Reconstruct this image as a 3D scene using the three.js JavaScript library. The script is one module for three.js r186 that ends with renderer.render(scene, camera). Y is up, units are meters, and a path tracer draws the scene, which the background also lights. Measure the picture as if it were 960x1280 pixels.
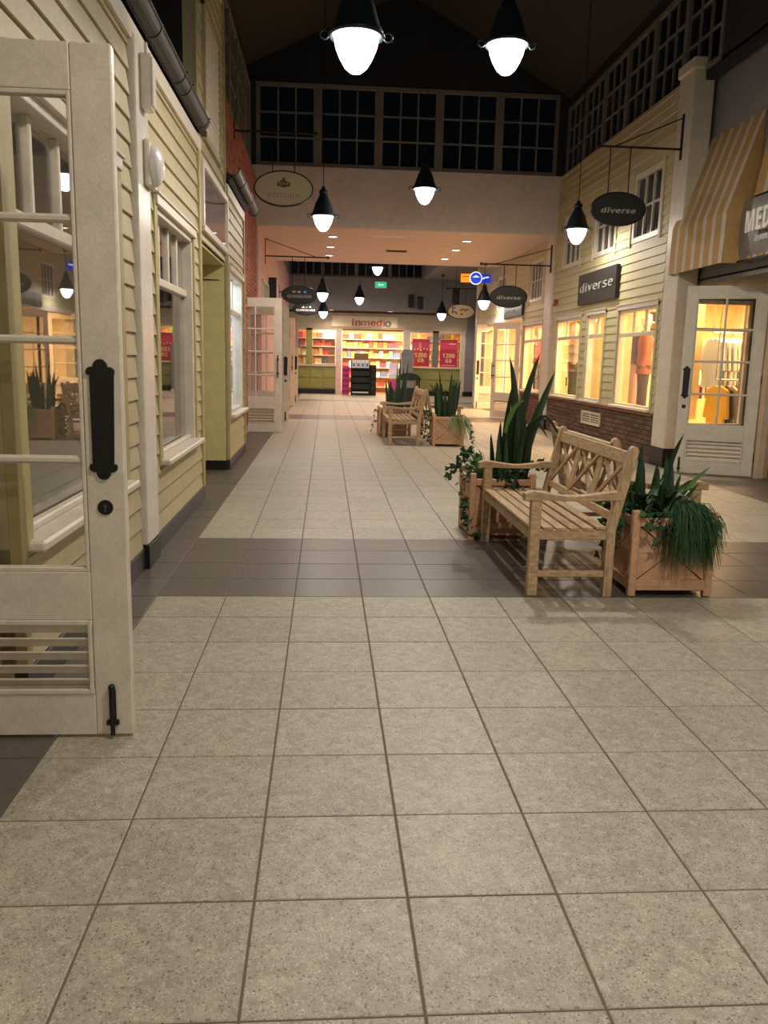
import * as THREE from 'three';
import { mergeGeometries } from 'three/addons/utils/BufferGeometryUtils.js';
import { RectAreaLightUniformsLib } from 'three/addons/lights/RectAreaLightUniformsLib.js';
import { FontLoader } from 'three/addons/loaders/FontLoader.js';
import { TextGeometry } from 'three/addons/geometries/TextGeometry.js';

// ---------- camera, night sky, exposure ----------
const scene = new THREE.Scene();
scene.background = new THREE.Color(0x11151b);
const camera = new THREE.PerspectiveCamera(63.36, 960 / 1280, 0.05, 120);
camera.position.set(0, 1.49335, 0);
camera.rotation.set(-0.181871, -0.0726325, 0.0234656, 'YXZ');
const renderer = new THREE.WebGLRenderer();
renderer.toneMapping = THREE.LinearToneMapping;
renderer.toneMappingExposure = 1.0;
renderer.shadowMap.enabled = true;
RectAreaLightUniformsLib.init();

const LAMP = 20.5;                 // candela of one pendant lamp
const LAMP_COLOR = 0xfff3e4;
const WARM = 0xffc27a;

// large area lights: ceiling panels of the shops
function areaLight(color, intensity, w, h, pos, look) {
  const l = new THREE.RectAreaLight(color, intensity, w, h);
  l.position.set(...pos); l.lookAt(...look); scene.add(l); return l;
}
const shopLights = [];
for (const z of [-14.0, -17.4, -21.0, -25.2]) shopLights.push([7.0, 2.93, z]);
for (const [x, y, z] of shopLights) areaLight(0xffd093, 36, 2.4, 1.6, [x, y - 0.02, z], [x, 0, z]);
areaLight(0xffdcb4, 30, 4.6, 1.6, [2.0, 2.93, -37.4], [2.0, 0, -37.4]);
areaLight(0xcfe6ff, 14, 0.5, 1.4, [-1.62, 2.66, -12.25], [-1.62, 0, -12.25]);

// ---------- helpers ----------
let seed = 20240611;
function rnd() { seed |= 0; seed = seed + 0x6D2B79F5 | 0; let t = Math.imul(seed ^ seed >>> 15, 1 | seed); t = t + Math.imul(t ^ t >>> 7, 61 | t) ^ t; return ((t ^ t >>> 14) >>> 0) / 4294967296; }
const rr = (a, b) => a + (b - a) * rnd();
const taken = new Map();
function numbered(n) { const k = taken.get(n) || 0; taken.set(n, k + 1); return k ? n + '_' + String(k).padStart(3, '0') : n; }
function tag(o, label, category, group, kind) { if (label) o.userData.label = label; if (category) o.userData.category = category; if (group) o.userData.group = group; if (kind) o.userData.kind = kind; return o; }
function shadowed(m) { m.castShadow = true; m.receiveShadow = true; return m; }
function thing(name, label, category, pos = [0, 0, 0], turn = 0, group) {
  const o = new THREE.Group(); o.name = numbered(name); o.position.set(...pos); o.rotation.y = turn; scene.add(o);
  return tag(o, label, category, group);
}
function setting(name, label) { const o = new THREE.Group(); o.name = numbered(name); scene.add(o); o.userData.kind = 'structure'; if (label) o.userData.label = label; return o; }
function part(name, geos, mat, parent) {
  const g = Array.isArray(geos) ? (geos.length > 1 ? mergeGeometries(geos.map(flat)) : geos[0]) : geos;
  const m = shadowed(new THREE.Mesh(g, mat)); m.name = parent ? name : numbered(name); (parent || scene).add(m); return m;
}
function struct(name, geos, mat, label) { const m = part(name, geos, mat); m.userData.kind = 'structure'; if (label) m.userData.label = label; return m; }
function flat(g) { const n = g.index ? g.toNonIndexed() : g; for (const k of Object.keys(n.attributes)) if (!['position', 'normal', 'uv'].includes(k)) n.deleteAttribute(k); n.morphAttributes = {}; return n; }
function copy(o, pos, turn, label) {
  const c = o.clone(); c.name = numbered(o.name.replace(/_\d{3}$/, '')); c.userData = { ...o.userData }; if (label) c.userData.label = label;
  if (pos) c.position.set(...pos); if (turn !== undefined) c.rotation.y = turn; scene.add(c); return c;
}
// box-projected uv in metres; the long axis runs along u when grain is asked for
function uvBox(g, ou = 0, ov = 0, swap = false) {
  g = flat(g); const p = g.attributes.position, uv = new Float32Array(p.count * 2), a = new THREE.Vector3(), b = new THREE.Vector3(), c = new THREE.Vector3();
  for (let i = 0; i < p.count; i += 3) {
    a.fromBufferAttribute(p, i); b.fromBufferAttribute(p, i + 1); c.fromBufferAttribute(p, i + 2);
    const n = b.clone().sub(a).cross(c.clone().sub(a)), ax = Math.abs(n.x), ay = Math.abs(n.y), az = Math.abs(n.z);
    for (let k = 0; k < 3; k++) { const q = [a, b, c][k]; let u, v; if (ay >= ax && ay >= az) { u = q.x; v = q.z; } else if (ax >= az) { u = q.z; v = q.y; } else { u = q.x; v = q.y; }
      if (swap) [u, v] = [v, u]; uv[(i + k) * 2] = u + ou; uv[(i + k) * 2 + 1] = v + ov; }
  }
  g.setAttribute('uv', new THREE.BufferAttribute(uv, 2)); return g;
}
function tris(pos) { const g = new THREE.BufferGeometry(); g.setAttribute('position', new THREE.BufferAttribute(new Float32Array(pos), 3)); g.setAttribute('uv', new THREE.BufferAttribute(new Float32Array(pos.length / 3 * 2), 2)); g.computeVertexNormals(); return g; }
function B(w, h, d, x = 0, y = 0, z = 0) { return uvBox(new THREE.BoxGeometry(w, h, d).translate(x, y, z)); }
function BB(x0, x1, y0, y1, z0, z1) { return B(Math.abs(x1 - x0), Math.abs(y1 - y0), Math.abs(z1 - z0), (x0 + x1) / 2, (y0 + y1) / 2, (z0 + z1) / 2); }
// chamfered box, 44 triangles
function CB(w, h, d, x = 0, y = 0, z = 0, c = 0.004) {
  const P = [], q = (...v) => { P.push(...v[0], ...v[1], ...v[2], ...v[0], ...v[2], ...v[3]); }, H = [w / 2, h / 2, d / 2];
  const pt = (s, f) => [0, 1, 2].map(i => s[i] * (H[i] - (i === f ? 0 : c)));
  for (let f = 0; f < 3; f++) for (const sg of [-1, 1]) {
    const a = (f + 1) % 3, b = (f + 2) % 3, mk = (i, j) => { const s = [0, 0, 0]; s[f] = sg; s[a] = i; s[b] = j; return pt(s, f); };
    const r = [mk(-1, -1), mk(1, -1), mk(1, 1), mk(-1, 1)]; sg > 0 ? q(...r) : q(r[3], r[2], r[1], r[0]);
  }
  for (let e = 0; e < 3; e++) { const a = (e + 1) % 3, b = (e + 2) % 3; for (const i of [-1, 1]) for (const j of [-1, 1]) {
    const mk = (k, f) => { const s = [0, 0, 0]; s[e] = k; s[a] = i; s[b] = j; return pt(s, f); };
    const r = [mk(-1, a), mk(1, a), mk(1, b), mk(-1, b)]; i * j < 0 ? q(...r) : q(r[3], r[2], r[1], r[0]); } }
  for (const i of [-1, 1]) for (const j of [-1, 1]) for (const k of [-1, 1]) { const s = [i, j, k], r = [pt(s, 0), pt(s, 1), pt(s, 2)]; if (i * j * k < 0) r.reverse(); P.push(...r[0], ...r[1], ...r[2]); }
  return uvBox(tris(P)).translate(x, y, z);
}
// a bar from p to q, section w (sideways) by h (towards up), grain along u
function bar(p, q, w, h, c = 0.003, up = [0, 1, 0]) {
  const a = new THREE.Vector3(...p), b = new THREE.Vector3(...q), L = a.distanceTo(b), g = c ? CB(L, h, w, 0, 0, 0, Math.min(c, h * .4, w * .4)) : B(L, h, w);
  const X = b.clone().sub(a).normalize(); let U = new THREE.Vector3(...up); if (Math.abs(U.dot(X)) > .98) U.set(0, 0, 1); const Zv = X.clone().cross(U).normalize(), Y = Zv.clone().cross(X);
  return g.applyMatrix4(new THREE.Matrix4().makeBasis(X, Y, Zv).setPosition(a.add(b).multiplyScalar(.5)));
}
function rod(p, q, r, seg = 8, r2 = r) {
  const a = new THREE.Vector3(...p), b = new THREE.Vector3(...q), L = a.distanceTo(b), g = new THREE.CylinderGeometry(r2, r, L, seg);
  g.applyQuaternion(new THREE.Quaternion().setFromUnitVectors(new THREE.Vector3(0, 1, 0), b.clone().sub(a).normalize())); return g.translate((p[0] + q[0]) / 2, (p[1] + q[1]) / 2, (p[2] + q[2]) / 2);
}
function tube(pts, r, seg = 12, rad = 6) { return new THREE.TubeGeometry(new THREE.CatmullRomCurve3(pts.map(p => new THREE.Vector3(...p))), seg, r, rad); }
function lathe(pts, seg = 24) { return new THREE.LatheGeometry(pts.map(p => new THREE.Vector2(...p)), seg); }
function extr(pts, depth, bevel = 0, seg = 1) { const s = new THREE.Shape(pts.map(p => new THREE.Vector2(...p))); return new THREE.ExtrudeGeometry(s, { depth, bevelEnabled: bevel > 0, bevelSize: bevel, bevelThickness: bevel, bevelSegments: seg, curveSegments: 8 }); }
function ellipseShape(a, b) { const s = new THREE.Shape(); s.absellipse(0, 0, a, b, 0, Math.PI * 2); return s; }

// ---------- textures and materials ----------
const S2 = v => Math.max(0, Math.min(255, Math.round(v * 255)));
function dataTex(n, fn, srgb = true) {
  const d = new Uint8Array(n * n * 4); for (let j = 0; j < n; j++) for (let i = 0; i < n; i++) { const c = fn(i / n, j / n, i, j), k = (j * n + i) * 4; d[k] = S2(c[0]); d[k + 1] = S2(c[1]); d[k + 2] = S2(c[2]); d[k + 3] = 255; }
  const t = new THREE.DataTexture(d, n, n); t.wrapS = t.wrapT = THREE.RepeatWrapping; t.magFilter = THREE.LinearFilter; t.minFilter = THREE.LinearMipmapLinearFilter; t.generateMipmaps = true; if (srgb) t.colorSpace = THREE.SRGBColorSpace; t.needsUpdate = true; return t;
}
function noiseGrid(n) { const a = new Float32Array(n * n); for (let i = 0; i < n * n; i++) a[i] = rnd(); return (u, v) => { const x = u * n, y = v * n, i = Math.floor(x), j = Math.floor(y), fx = x - i, fy = y - j, sx = fx * fx * (3 - 2 * fx), sy = fy * fy * (3 - 2 * fy), g = (p, q) => a[((q % n) + n) % n * n + ((p % n) + n) % n]; return (g(i, j) * (1 - sx) + g(i + 1, j) * sx) * (1 - sy) + (g(i, j + 1) * (1 - sx) + g(i + 1, j + 1) * sx) * sy; }; }
const n8 = noiseGrid(8), n24 = noiseGrid(24), n64 = noiseGrid(64), n160 = noiseGrid(160), n320 = noiseGrid(320);
function rep(t, s) { const c = t.clone(); c.repeat.set(s, s); c.needsUpdate = true; return c; }
// speckled agglomerate tile: pale paste with darker and lighter grains 2 to 7 mm across
function grains(n, cells, paint) {
  const gx = [], N = cells; for (let i = 0; i < N * N; i++) gx.push([rnd(), rnd(), rnd(), rnd()]);
  return dataTex(n, (u, v) => { const x = u * N, y = v * N, i = Math.floor(x), j = Math.floor(y); let best = 9, id = null; for (let q = -1; q < 2; q++) for (let p = -1; p < 2; p++) { const c = gx[((j + q + N) % N) * N + (i + p + N) % N], dx = i + p + c[0] - x, dy = j + q + c[1] - y, d = dx * dx + dy * dy; if (d < best) { best = d; id = c; } } return paint(id, Math.sqrt(best), u, v); });
}
const texTile = grains(1024, 150, (c, d, u, v) => { const base = .625 + .07 * (n24(u, v) - .5) + .12 * (n320(u, v) - .5) + .07 * (n64(u, v) - .5); let k = base; if (c[2] < .10 && d < .36 + .2 * c[3]) k -= .15 * (.5 + c[3]); else if (c[2] > .87 && d < .42) k += .11; return [k * 1.01, k * .97, k * .865]; });
const texDark = grains(512, 90, (c, d, u, v) => { let k = .35 + .05 * (n24(u, v) - .5) + .05 * (n160(u, v) - .5); if (c[2] > .93 && d < .35) k += .05; return [k * 1.05, k * .965, k * .89]; });
const texPaint = dataTex(256, (u, v) => { const k = .95 + .05 * (n8(u, v) - .5) + .05 * (n64(u, v) - .5) + .03 * (n24(u, v) - .5); return [k, k, k]; });
const texPaintB = dataTex(256, (u, v) => { const k = .5 + .5 * (n64(u, v) - .5) + .4 * (n160(u, v) - .5); return [k, k, k]; }, false);
const texWood = dataTex(512, (u, v) => { const w = n8(u * .5, v * 2) * 3, g = n64(u * .12, v * 1.3 + .02 * w), f = n320(u * .08, v); const k = .88 + .18 * (g - .5) + .16 * (f - .5) + .1 * (n24(u, v) - .5); return [k, k * .985, k * .95]; });
const texPine = dataTex(512, (u, v) => { const g = n64(u * .1, v * .9), k = .92 + .1 * (g - .5) + .06 * (n320(u * .1, v) - .5) + .08 * (n8(u, v) - .5); return [k, k * .985, k * .96]; });
const texStreak = dataTex(256, (u, v) => { const k = .8 + .3 * (n160(u * .06, v) - .5) + .15 * (n24(u, v) - .5); return [k, k, k]; });
const mat = (color, o = {}) => new THREE.MeshStandardMaterial({ color, roughness: .6, ...o });
const painted = (color, rough = .5, s = 2) => mat(color, { roughness: rough, map: rep(texPaint, s), bumpMap: rep(texPaintB, s), bumpScale: .0006 });
const M = {
  grout: mat(0x645d50, { roughness: .9 }),
  dark: mat(0x17181a, { roughness: .55 }), black: mat(0x0d0d0e, { roughness: .4 }), iron: mat(0x141516, { roughness: .45, metalness: .3 }),
  siding: ['#bbae88', '#b6a983', '#bfb38d'].map(c => painted(c, .55)), sidingR: ['#c6bd92', '#c1b88c', '#cac298'].map(c => painted(c, .6)),
  flatYellow: painted('#cec385', .6), olive: painted('#aca06c', .55), white: painted('#d8cebb', .42), cream: painted('#d9d0bc', .45), glossWhite: painted('#e0d9cb', .3),
  skirt: mat(0x2b2a29, { roughness: .35 }), plaster: painted('#d5c9bf', .85, 1), soffit: painted('#e3cfc7', .85, 1), greyWall: painted('#8d8b8a', .85, 1), greyFar: null, pinkWall: painted('#dbb6ad', .8, 1),
  ceiling: painted('#3a352f', .9, 1), darkWall: painted('#24262a', .9, 1), roof: mat(0x26221f, { roughness: .9 }), gutter: mat(0x2a2926, { roughness: .5, metalness: .2 }),
  barDark: painted('#79756b', .6), glass: new THREE.MeshPhysicalMaterial({ color: 0xffffff, transmission: 1, thickness: 0, roughness: .01, ior: 1.52 }),
  nightGlass: new THREE.MeshPhysicalMaterial({ color: 0x9aa0a6, transmission: 1, thickness: 0, roughness: .03, ior: 1.5 }),
  teak: mat(0xcdb08c, { roughness: .62, map: rep(texWood, 1.6) }), teakB: mat(0xc2a480, { roughness: .62, map: rep(texWood, 1.9) }), pine: mat(0xd6aa88, { roughness: .6, map: rep(texPine, 1.1) }), pineDark: mat(0x8a5a3c, { roughness: .7, map: rep(texWood, 1.4) }),
  soil: mat(0x2a2018, { roughness: 1 }), floorWood: mat(0x9a7650, { roughness: .45, map: rep(texWood, .7) }),
  shopWall: painted('#efe0c0', .8, 1), shopPanel: painted('#f2d9a0', .7, 1), metal: mat(0xb5b5b2, { roughness: .36, metalness: .6, map: rep(texStreak, 3) }), chrome: mat(0xb9b9b9, { roughness: .15, metalness: 1 }),
  olivePanel: painted('#9b9a54', .55), sheetWhite: mat(0xe9e6e0, { roughness: .5 }),
};
M.greyFar = M.greyWall;
const tileLight = [], tileDark = [];
for (let i = 0; i < 6; i++) { const k = .95 + .018 * i; tileLight.push(mat(new THREE.Color(k, k * (1 - .004 * (i % 3)), k * (1 - .012 * ((i * 2) % 3))), { roughness: .46, map: rep(texTile, 1 / .86), bumpMap: null })); }
for (let i = 0; i < 3; i++) { const k = .92 + .06 * i; tileDark.push(mat(new THREE.Color(k, k, k), { roughness: .36, map: rep(texDark, 1 / .6) })); }

// ---------- floor ----------
const S = 0.43, TX0 = -0.18534, TZ0 = -2.0995;      // tile pitch and the grid's origin
const darkRow = r => (r >= 7 && r < 11) || (r >= 43 && r < 47) || (r >= 64 && r < 66) || (r >= -29 && r < -25);
{
  const floor = setting('floor', 'corridor floor of pale speckled tiles with dark bands and dark borders');
  part('grout', BB(-2.9, 9.6, -.12, -.0035, -40.5, 10.2), M.grout, floor);
  const variants = []; for (let i = 0; i < 8; i++) variants.push(tileGeo(.4235, .4235, rr(0, 1), rr(0, 1)));
  function tileGeo(w, d, ou, ov) {      // bevelled slab, open underneath
    const c = .0028, h = .011, P = [], q = (a, b, e, f) => P.push(...a, ...b, ...e, ...a, ...e, ...f), t = (x, z) => [x * (w / 2 - c), 0, z * (d / 2 - c)], m = (x, z) => [x * w / 2, -c * .8, z * d / 2], l = (x, z) => [x * w / 2, -h, z * d / 2];
    q(t(-1, 1), t(1, 1), t(1, -1), t(-1, -1)); const r = [[-1, 1], [1, 1], [1, -1], [-1, -1]];
    for (let i = 0; i < 4; i++) { const A = r[i], C = r[(i + 1) % 4]; q(m(...A), m(...C), t(...C), t(...A)); q(l(...A), l(...C), m(...C), m(...A)); }
    return uvBox(tris(P), ou, ov);
  }
  camera.updateMatrixWorld(true); camera.updateProjectionMatrix();
  const cand = [], rest = [[], []], v = new THREE.Vector3();
  for (let r = -28; r < 79; r++) for (let c = -5; c < 16; c++) {
    const x = TX0 + (c + .5) * S, z = TZ0 - (r + .5) * S; if (x < -2.2 && z > -26) continue; if (x > 6.1 && z > -28.4) continue;
    const border = (c < -2) || (c >= 12 && z > -28.4), dk = darkRow(r) || border;
    const inside = x < -1.29 && z < -3.4 && z > -8.7 || x < -1.29 && z < -11.1 && z > -13.3 || x < -1.55 && z < -13.3 && z > -16.6 || x > 5.25 && z < -12.6 && z > -22; if (inside) continue;
    v.set(x, 0, z); const dist = v.distanceTo(camera.position); v.project(camera); const seen = Math.abs(v.x) < 1.12 && Math.abs(v.y) < 1.1 && z < -1.4;
    cand.push({ x, z, dk, dist: seen ? dist : 1e3 + dist });
  }
  cand.sort((a, b) => a.dist - b.dist);
  cand.forEach((k, i) => {
    const g = variants[Math.floor(rnd() * 8)];
    if (i < 300) { const ms = k.dk ? tileDark : tileLight, m = shadowed(new THREE.Mesh(g, ms[Math.floor(rnd() * ms.length)])); m.name = 'tile'; m.position.set(k.x, rr(-.0006, .0006), k.z); m.rotation.y = Math.floor(rnd() * 4) * Math.PI / 2; floor.add(m); }
    else rest[k.dk ? 1 : 0].push(g.clone().translate(k.x, rr(-.0005, .0005), k.z));
  });
  tag(part('tile_field', rest[0], tileLight[3], floor), 'pale tiles too far off to tell apart', null, null, 'stuff');
  tag(part('dark_tile_field', rest[1], tileDark[1], floor), 'dark border tiles too far off to tell apart', null, null, 'stuff');
  part('shop_floor', [BB(5.3, 9.6, -.003, .004, -28.4, -12.75), BB(-2.9, 6.6, -.003, .004, -40.4, -35.9)], M.floorWood, floor);
  part('shop_floor', [BB(-6.6, -1.4, -.05, .004, -8.7, -3.5)], M.floorWood, floor);
}

// ---------- walls: backing with openings, and lap boards one by one ----------
function panelX(x0, x1, z0, z1, y0, y1, holes) {
  const zs = [...new Set([z0, z1, ...holes.flatMap(h => [h[0], h[1]])])].filter(z => z >= z0 && z <= z1).sort((a, b) => a - b), ys = [...new Set([y0, y1, ...holes.flatMap(h => [h[2], h[3]])])].filter(y => y >= y0 && y <= y1).sort((a, b) => a - b), out = [];
  for (let i = 0; i + 1 < zs.length; i++) for (let j = 0; j + 1 < ys.length; j++) { const z = (zs[i] + zs[i + 1]) / 2, y = (ys[j] + ys[j + 1]) / 2; if (!holes.some(h => z > h[0] && z < h[1] && y > h[2] && y < h[3])) out.push(BB(x0, x1, ys[j], ys[j + 1], zs[i], zs[i + 1])); }
  return out;
}
const lapCache = new Map();
function lapGeo(len, h, n) {          // length along z, weather side towards n * x
  const k = [len.toFixed(3), h.toFixed(3), n].join(); if (lapCache.has(k)) return lapCache.get(k);
  const o0 = .026 * n, o1 = .006 * n, b = -.004 * n, y1 = h + .012, z = len / 2, P = [], q = (a, b2, c, d) => n > 0 ? P.push(...a, ...b2, ...c, ...a, ...c, ...d) : P.push(...a, ...c, ...b2, ...a, ...d, ...c), e = .003;
  const sec = s => [[b, 0, s], [o0 - e * n, 0, s], [o0, e, s], [o1, y1, s], [b, y1, s]], A = sec(z), C = sec(-z);
  for (let i = 0; i < 5; i++) { const j = (i + 1) % 5; q(A[i], C[i], C[j], A[j]); }
  for (const [T, f] of [[A, 1], [C, 0]]) for (let i = 1; i < 4; i++) (f === (n > 0 ? 1 : 0)) ? P.push(...T[0], ...T[i], ...T[i + 1]) : P.push(...T[0], ...T[i + 1], ...T[i]);
  const g = uvBox(tris(P), rr(0, 1), rr(0, 1)); lapCache.set(k, g); return g;
}
function boardsX(parent, X, n, z0, z1, y0, y1, e, holes, mats) {
  for (let y = y0; y < y1 - .01; y += e) {
    const h = Math.min(e, y1 - y); let iv = [[z0, z1]];
    for (const H of holes) if (Math.min(y + h, H[3]) - Math.max(y, H[2]) > .02) iv = iv.flatMap(([a, b]) => { const r = []; if (H[0] > a) r.push([a, Math.min(b, H[0])]); if (H[1] < b) r.push([Math.max(a, H[1]), b]); return H[1] <= a || H[0] >= b ? [[a, b]] : r; });
    for (const [a, b] of iv) { if (b - a < .03) continue; const m = shadowed(new THREE.Mesh(lapGeo(b - a, h, n), mats[Math.floor(rnd() * mats.length)])); m.name = 'board'; m.position.set(X, y, (a + b) / 2); parent.add(m); }
  }
}
// ---- left front: yellow shop with two display windows
const WL1 = [-5.35, -3.62, .68, 2.58], WL2 = [-8.27, -6.55, .68, 2.58];
{
  const w = setting('wall_left', 'pale yellow lap board shop front with two wide display windows');
  part('backing', [...panelX(-1.36, -1.29, -8.75, -3.45, .15, 3.56, [WL1, WL2]), BB(-2.75, -1.29, .0, 3.56, -3.50, -3.45), BB(-2.75, -1.29, 0, 3.56, -8.75, -8.70)], M.siding[1], w);
  part('inner_wall', [BB(-6.6, -6.5, 0, 3.0, -8.72, -3.48), BB(-6.5, -1.38, 0, 3.0, -3.56, -3.51), BB(-6.5, -1.38, 0, 3.0, -8.69, -8.64), ...panelX(-1.385, -1.365, -8.64, -3.56, 0, 3.0, [WL1, WL2])], M.greyWall, w);
  boardsX(w, -1.29, 1, -8.64, -3.47, .15, 3.46, .148, [[WL1[0] - .09, WL1[1] + .11, WL1[2], WL1[3]], [WL2[0] - .06, WL2[1] + .11, WL2[2], WL2[3]], [-6.19, -5.77, 0, 4]], M.siding);
  part('corner_board', [CB(.05, 3.4, .11, -1.275, 1.85, -8.70)], M.olive, w); part('corner_board', [CB(.05, 3.4, .07, -1.275, 1.85, -3.48)], M.olive, w);
  for (const W of [WL1, WL2]) part('casing', [CB(.03, W[3] - W[2] + .06, .11, -1.272, (W[2] + W[3]) / 2, W[1] + .055)], M.olive, w);
  part('casing', [CB(.03, 1.96, .055, -1.272, 1.63, WL2[0] - .0275)], M.olive, w); part('casing', [CB(.03, 1.96, .09, -1.272, 1.63, WL1[0] - .045)], M.olive, w);
  part('fascia', [CB(.05, .12, 5.32, -1.27, 3.51, -6.1)], M.cream, w);
  const pil = part('pilaster', [CB(.06, 3.32, .38, -1.262, 1.83, -5.98, .008)], M.glossWhite, w); pil.userData.label = 'glossy off-white pilaster';
  part('plinth', [CB(.07, .17, .4, -1.258, .085, -5.98)], M.black, w);
  struct('baseboard_left', [CB(.06, .15, 5.3, -1.285, .075, -6.1, .004)], M.skirt, 'dark glossy skirting under the pale yellow boards');
  // display platform and closed back inside the dark shop
  struct('ceiling_left_shop', BB(-6.6, -1.36, 2.95, 3.02, -8.72, -3.48), M.greyWall);
}
// ---- entrance niche and the tower above it
{
  const w = setting('wall_niche', 'yellow painted entrance niche between the two yellow shop windows');
  part('side_panel', [BB(-2.75, -1.315, .12, 2.62, -11.13, -11.07)], M.flatYellow, w);
  part('back_panel', [BB(-2.8, -2.74, 0, 2.62, -11.1, -8.7)], M.flatYellow, w);
  part('niche_ceiling', [BB(-2.8, -1.31, 2.62, 2.68, -11.1, -8.7)], M.flatYellow, w);
  part('plinth', [BB(-2.75, -1.30, 0, .125, -11.12, -11.06)], M.black, w);
  part('bracket_line', [CB(.26, .012, .012, -1.5, 2.44, -11.06)], M.dark, w);
  const t = setting('wall_tower', 'narrow boarded tower rising over the entrance niche');
  part('backing', [BB(-1.40, -1.31, 2.64, 7.2, -11.05, -8.72), BB(-2.75, -1.40, 3.4, 7.2, -11.05, -10.97)], M.siding[1], t); part('side_wall', BB(-2.75, -1.40, 3.4, 7.2, -8.80, -8.72), M.roof, t);
  boardsX(t, -1.31, 1, -10.98, -8.82, 2.66, 6.9, .148, [[-10.5, -9.3, 3.74, 4.98]], M.siding);
  part('corner_board', [CB(.06, 4.4, .08, -1.3, 4.9, -8.76)], M.olive, t); part('corner_board', [CB(.06, 4.4, .08, -1.3, 4.9, -11.01)], M.olive, t);
  const lat = part('lattice_panel', [CB(.03, 1.28, 1.16, -1.295, 4.36, -9.9)], M.cream, t); lat.userData.label = 'pale pebbled panel';
  const bumps = []; for (let i = 0; i < 13; i++) for (let j = 0; j < 15; j++) bumps.push(new THREE.OctahedronGeometry(.034, 0).scale(.6, 1, 1).translate(-1.28, 3.79 + j * .082, -10.42 + i * .087)); tag(part('pebbles', bumps, M.white, lat), null, null, null, 'stuff');
  part('trim_frame', [CB(.05, .06, 1.3, -1.285, 3.72, -9.9), CB(.05, .06, 1.3, -1.285, 5.0, -9.9), CB(.05, 1.3, .06, -1.285, 4.36, -9.28), CB(.05, 1.3, .06, -1.285, 4.36, -10.52)], M.olive, t);
}
// ---- yellow bay with the pale lit window
const WB = [-13.12, -11.38, .7, 2.6];
{
  const w = setting('wall_bay', 'yellow boarded bay with one tall window lit pale blue');
  part('backing', [...panelX(-1.37, -1.30, -13.32, -11.1, .13, 3.62, [WB]), BB(-2.75, -1.3, .0, 3.6, -13.36, -13.3), BB(-2.8, -2.72, 0, 3.6, -13.32, -11.1)], M.siding[1], w);
  boardsX(w, -1.30, 1, -13.26, -11.13, .13, 3.5, .148, [[WB[0] - .06, WB[1] + .1, WB[2], WB[3]]], M.siding);
  part('corner_board', [CB(.05, 3.4, .08, -1.285, 1.83, -13.29)], M.olive, w); part('corner_board', [CB(.05, 3.4, .06, -1.285, 1.83, -11.13)], M.olive, w);
  part('casing', [CB(.03, 1.96, .1, -1.282, 1.65, WB[1] + .05)], M.olive, w); part('fascia', [CB(.05, .12, 2.2, -1.28, 3.56, -12.2)], M.cream, w);
  struct('baseboard_bay', [CB(.06, .13, 2.22, -1.29, .065, -12.22)], M.skirt);
  part('light_box', [BB(-2.0, -1.95, .3, 2.7, -13.2, -11.25), BB(-2.0, -1.37, 2.7, 2.75, -13.2, -11.25), BB(-2.0, -1.37, .55, .6, -13.2, -11.25), BB(-2, -1.37, .55, 2.75, -13.25, -13.2), BB(-2, -1.37, .55, 2.75, -11.25, -11.2)], M.sheetWhite, w);
}
// ---- roofs and gutters over the left shops
{
  const slope = (z0, z1, xa, ya, xb, yb) => { const g = B(Math.hypot(xb - xa, yb - ya), .06, z1 - z0); g.rotateZ(Math.atan2(yb - ya, xb - xa)); return g.translate((xa + xb) / 2, (ya + yb) / 2, (z0 + z1) / 2); };
  struct('roof_left', [slope(-8.72, -3.3, -1.2, 3.60, -2.9, 5.3)], M.roof, 'dark roof slope above the yellow shop');
  struct('roof_bay', [slope(-13.35, -11.05, -1.22, 3.66, -2.9, 5.3)], M.roof);
  function gutter(z0, z1, x, y, r, joints, label) {
    const t = thing('gutter', label, 'gutter', [x, y, 0]);
    const a = []; for (let i = 0; i <= 10; i++) { const q = Math.PI + Math.PI * i / 10; a.push([Math.cos(q) * r, Math.sin(q) * r]); } for (let i = 10; i >= 0; i--) { const q = Math.PI + Math.PI * i / 10; a.push([Math.cos(q) * (r - .008), Math.sin(q) * (r - .008)]); }
    part('trough', [extr(a, z1 - z0).translate(0, 0, z0), rod([r, 0, z0], [r, 0, z1], .011), rod([-r, 0, z0], [-r, 0, z1], .008)], M.gutter, t);
    part('end_cap', [new THREE.CylinderGeometry(r, r, .012, 20, 1, false, 0, Math.PI).rotateX(Math.PI / 2).rotateZ(-Math.PI / 2).translate(0, 0, z0)], M.gutter, t);
    for (const z of joints) { const b = a.map(([p, q]) => [p * 1.09, q * 1.09]); part('joint_clip', [extr(b, .035).translate(0, .002, z), rod([-r * 1.1, 0, z + .017], [r * 1.25, .01, z + .017], .008)], M.iron, t); }
  }
  gutter(-8.5, -2.6, -1.205, 3.665, .078, [-6.2, -7.15, -7.45, -4.6, -8.44], 'long dark half-round gutter under the roof of the near yellow shop');
  gutter(-14.3, -11.2, -1.2, 3.82, .085, [-12.0, -13.2, -14.25], 'short dark gutter on the bay beyond the boarded tower');
}
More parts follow.
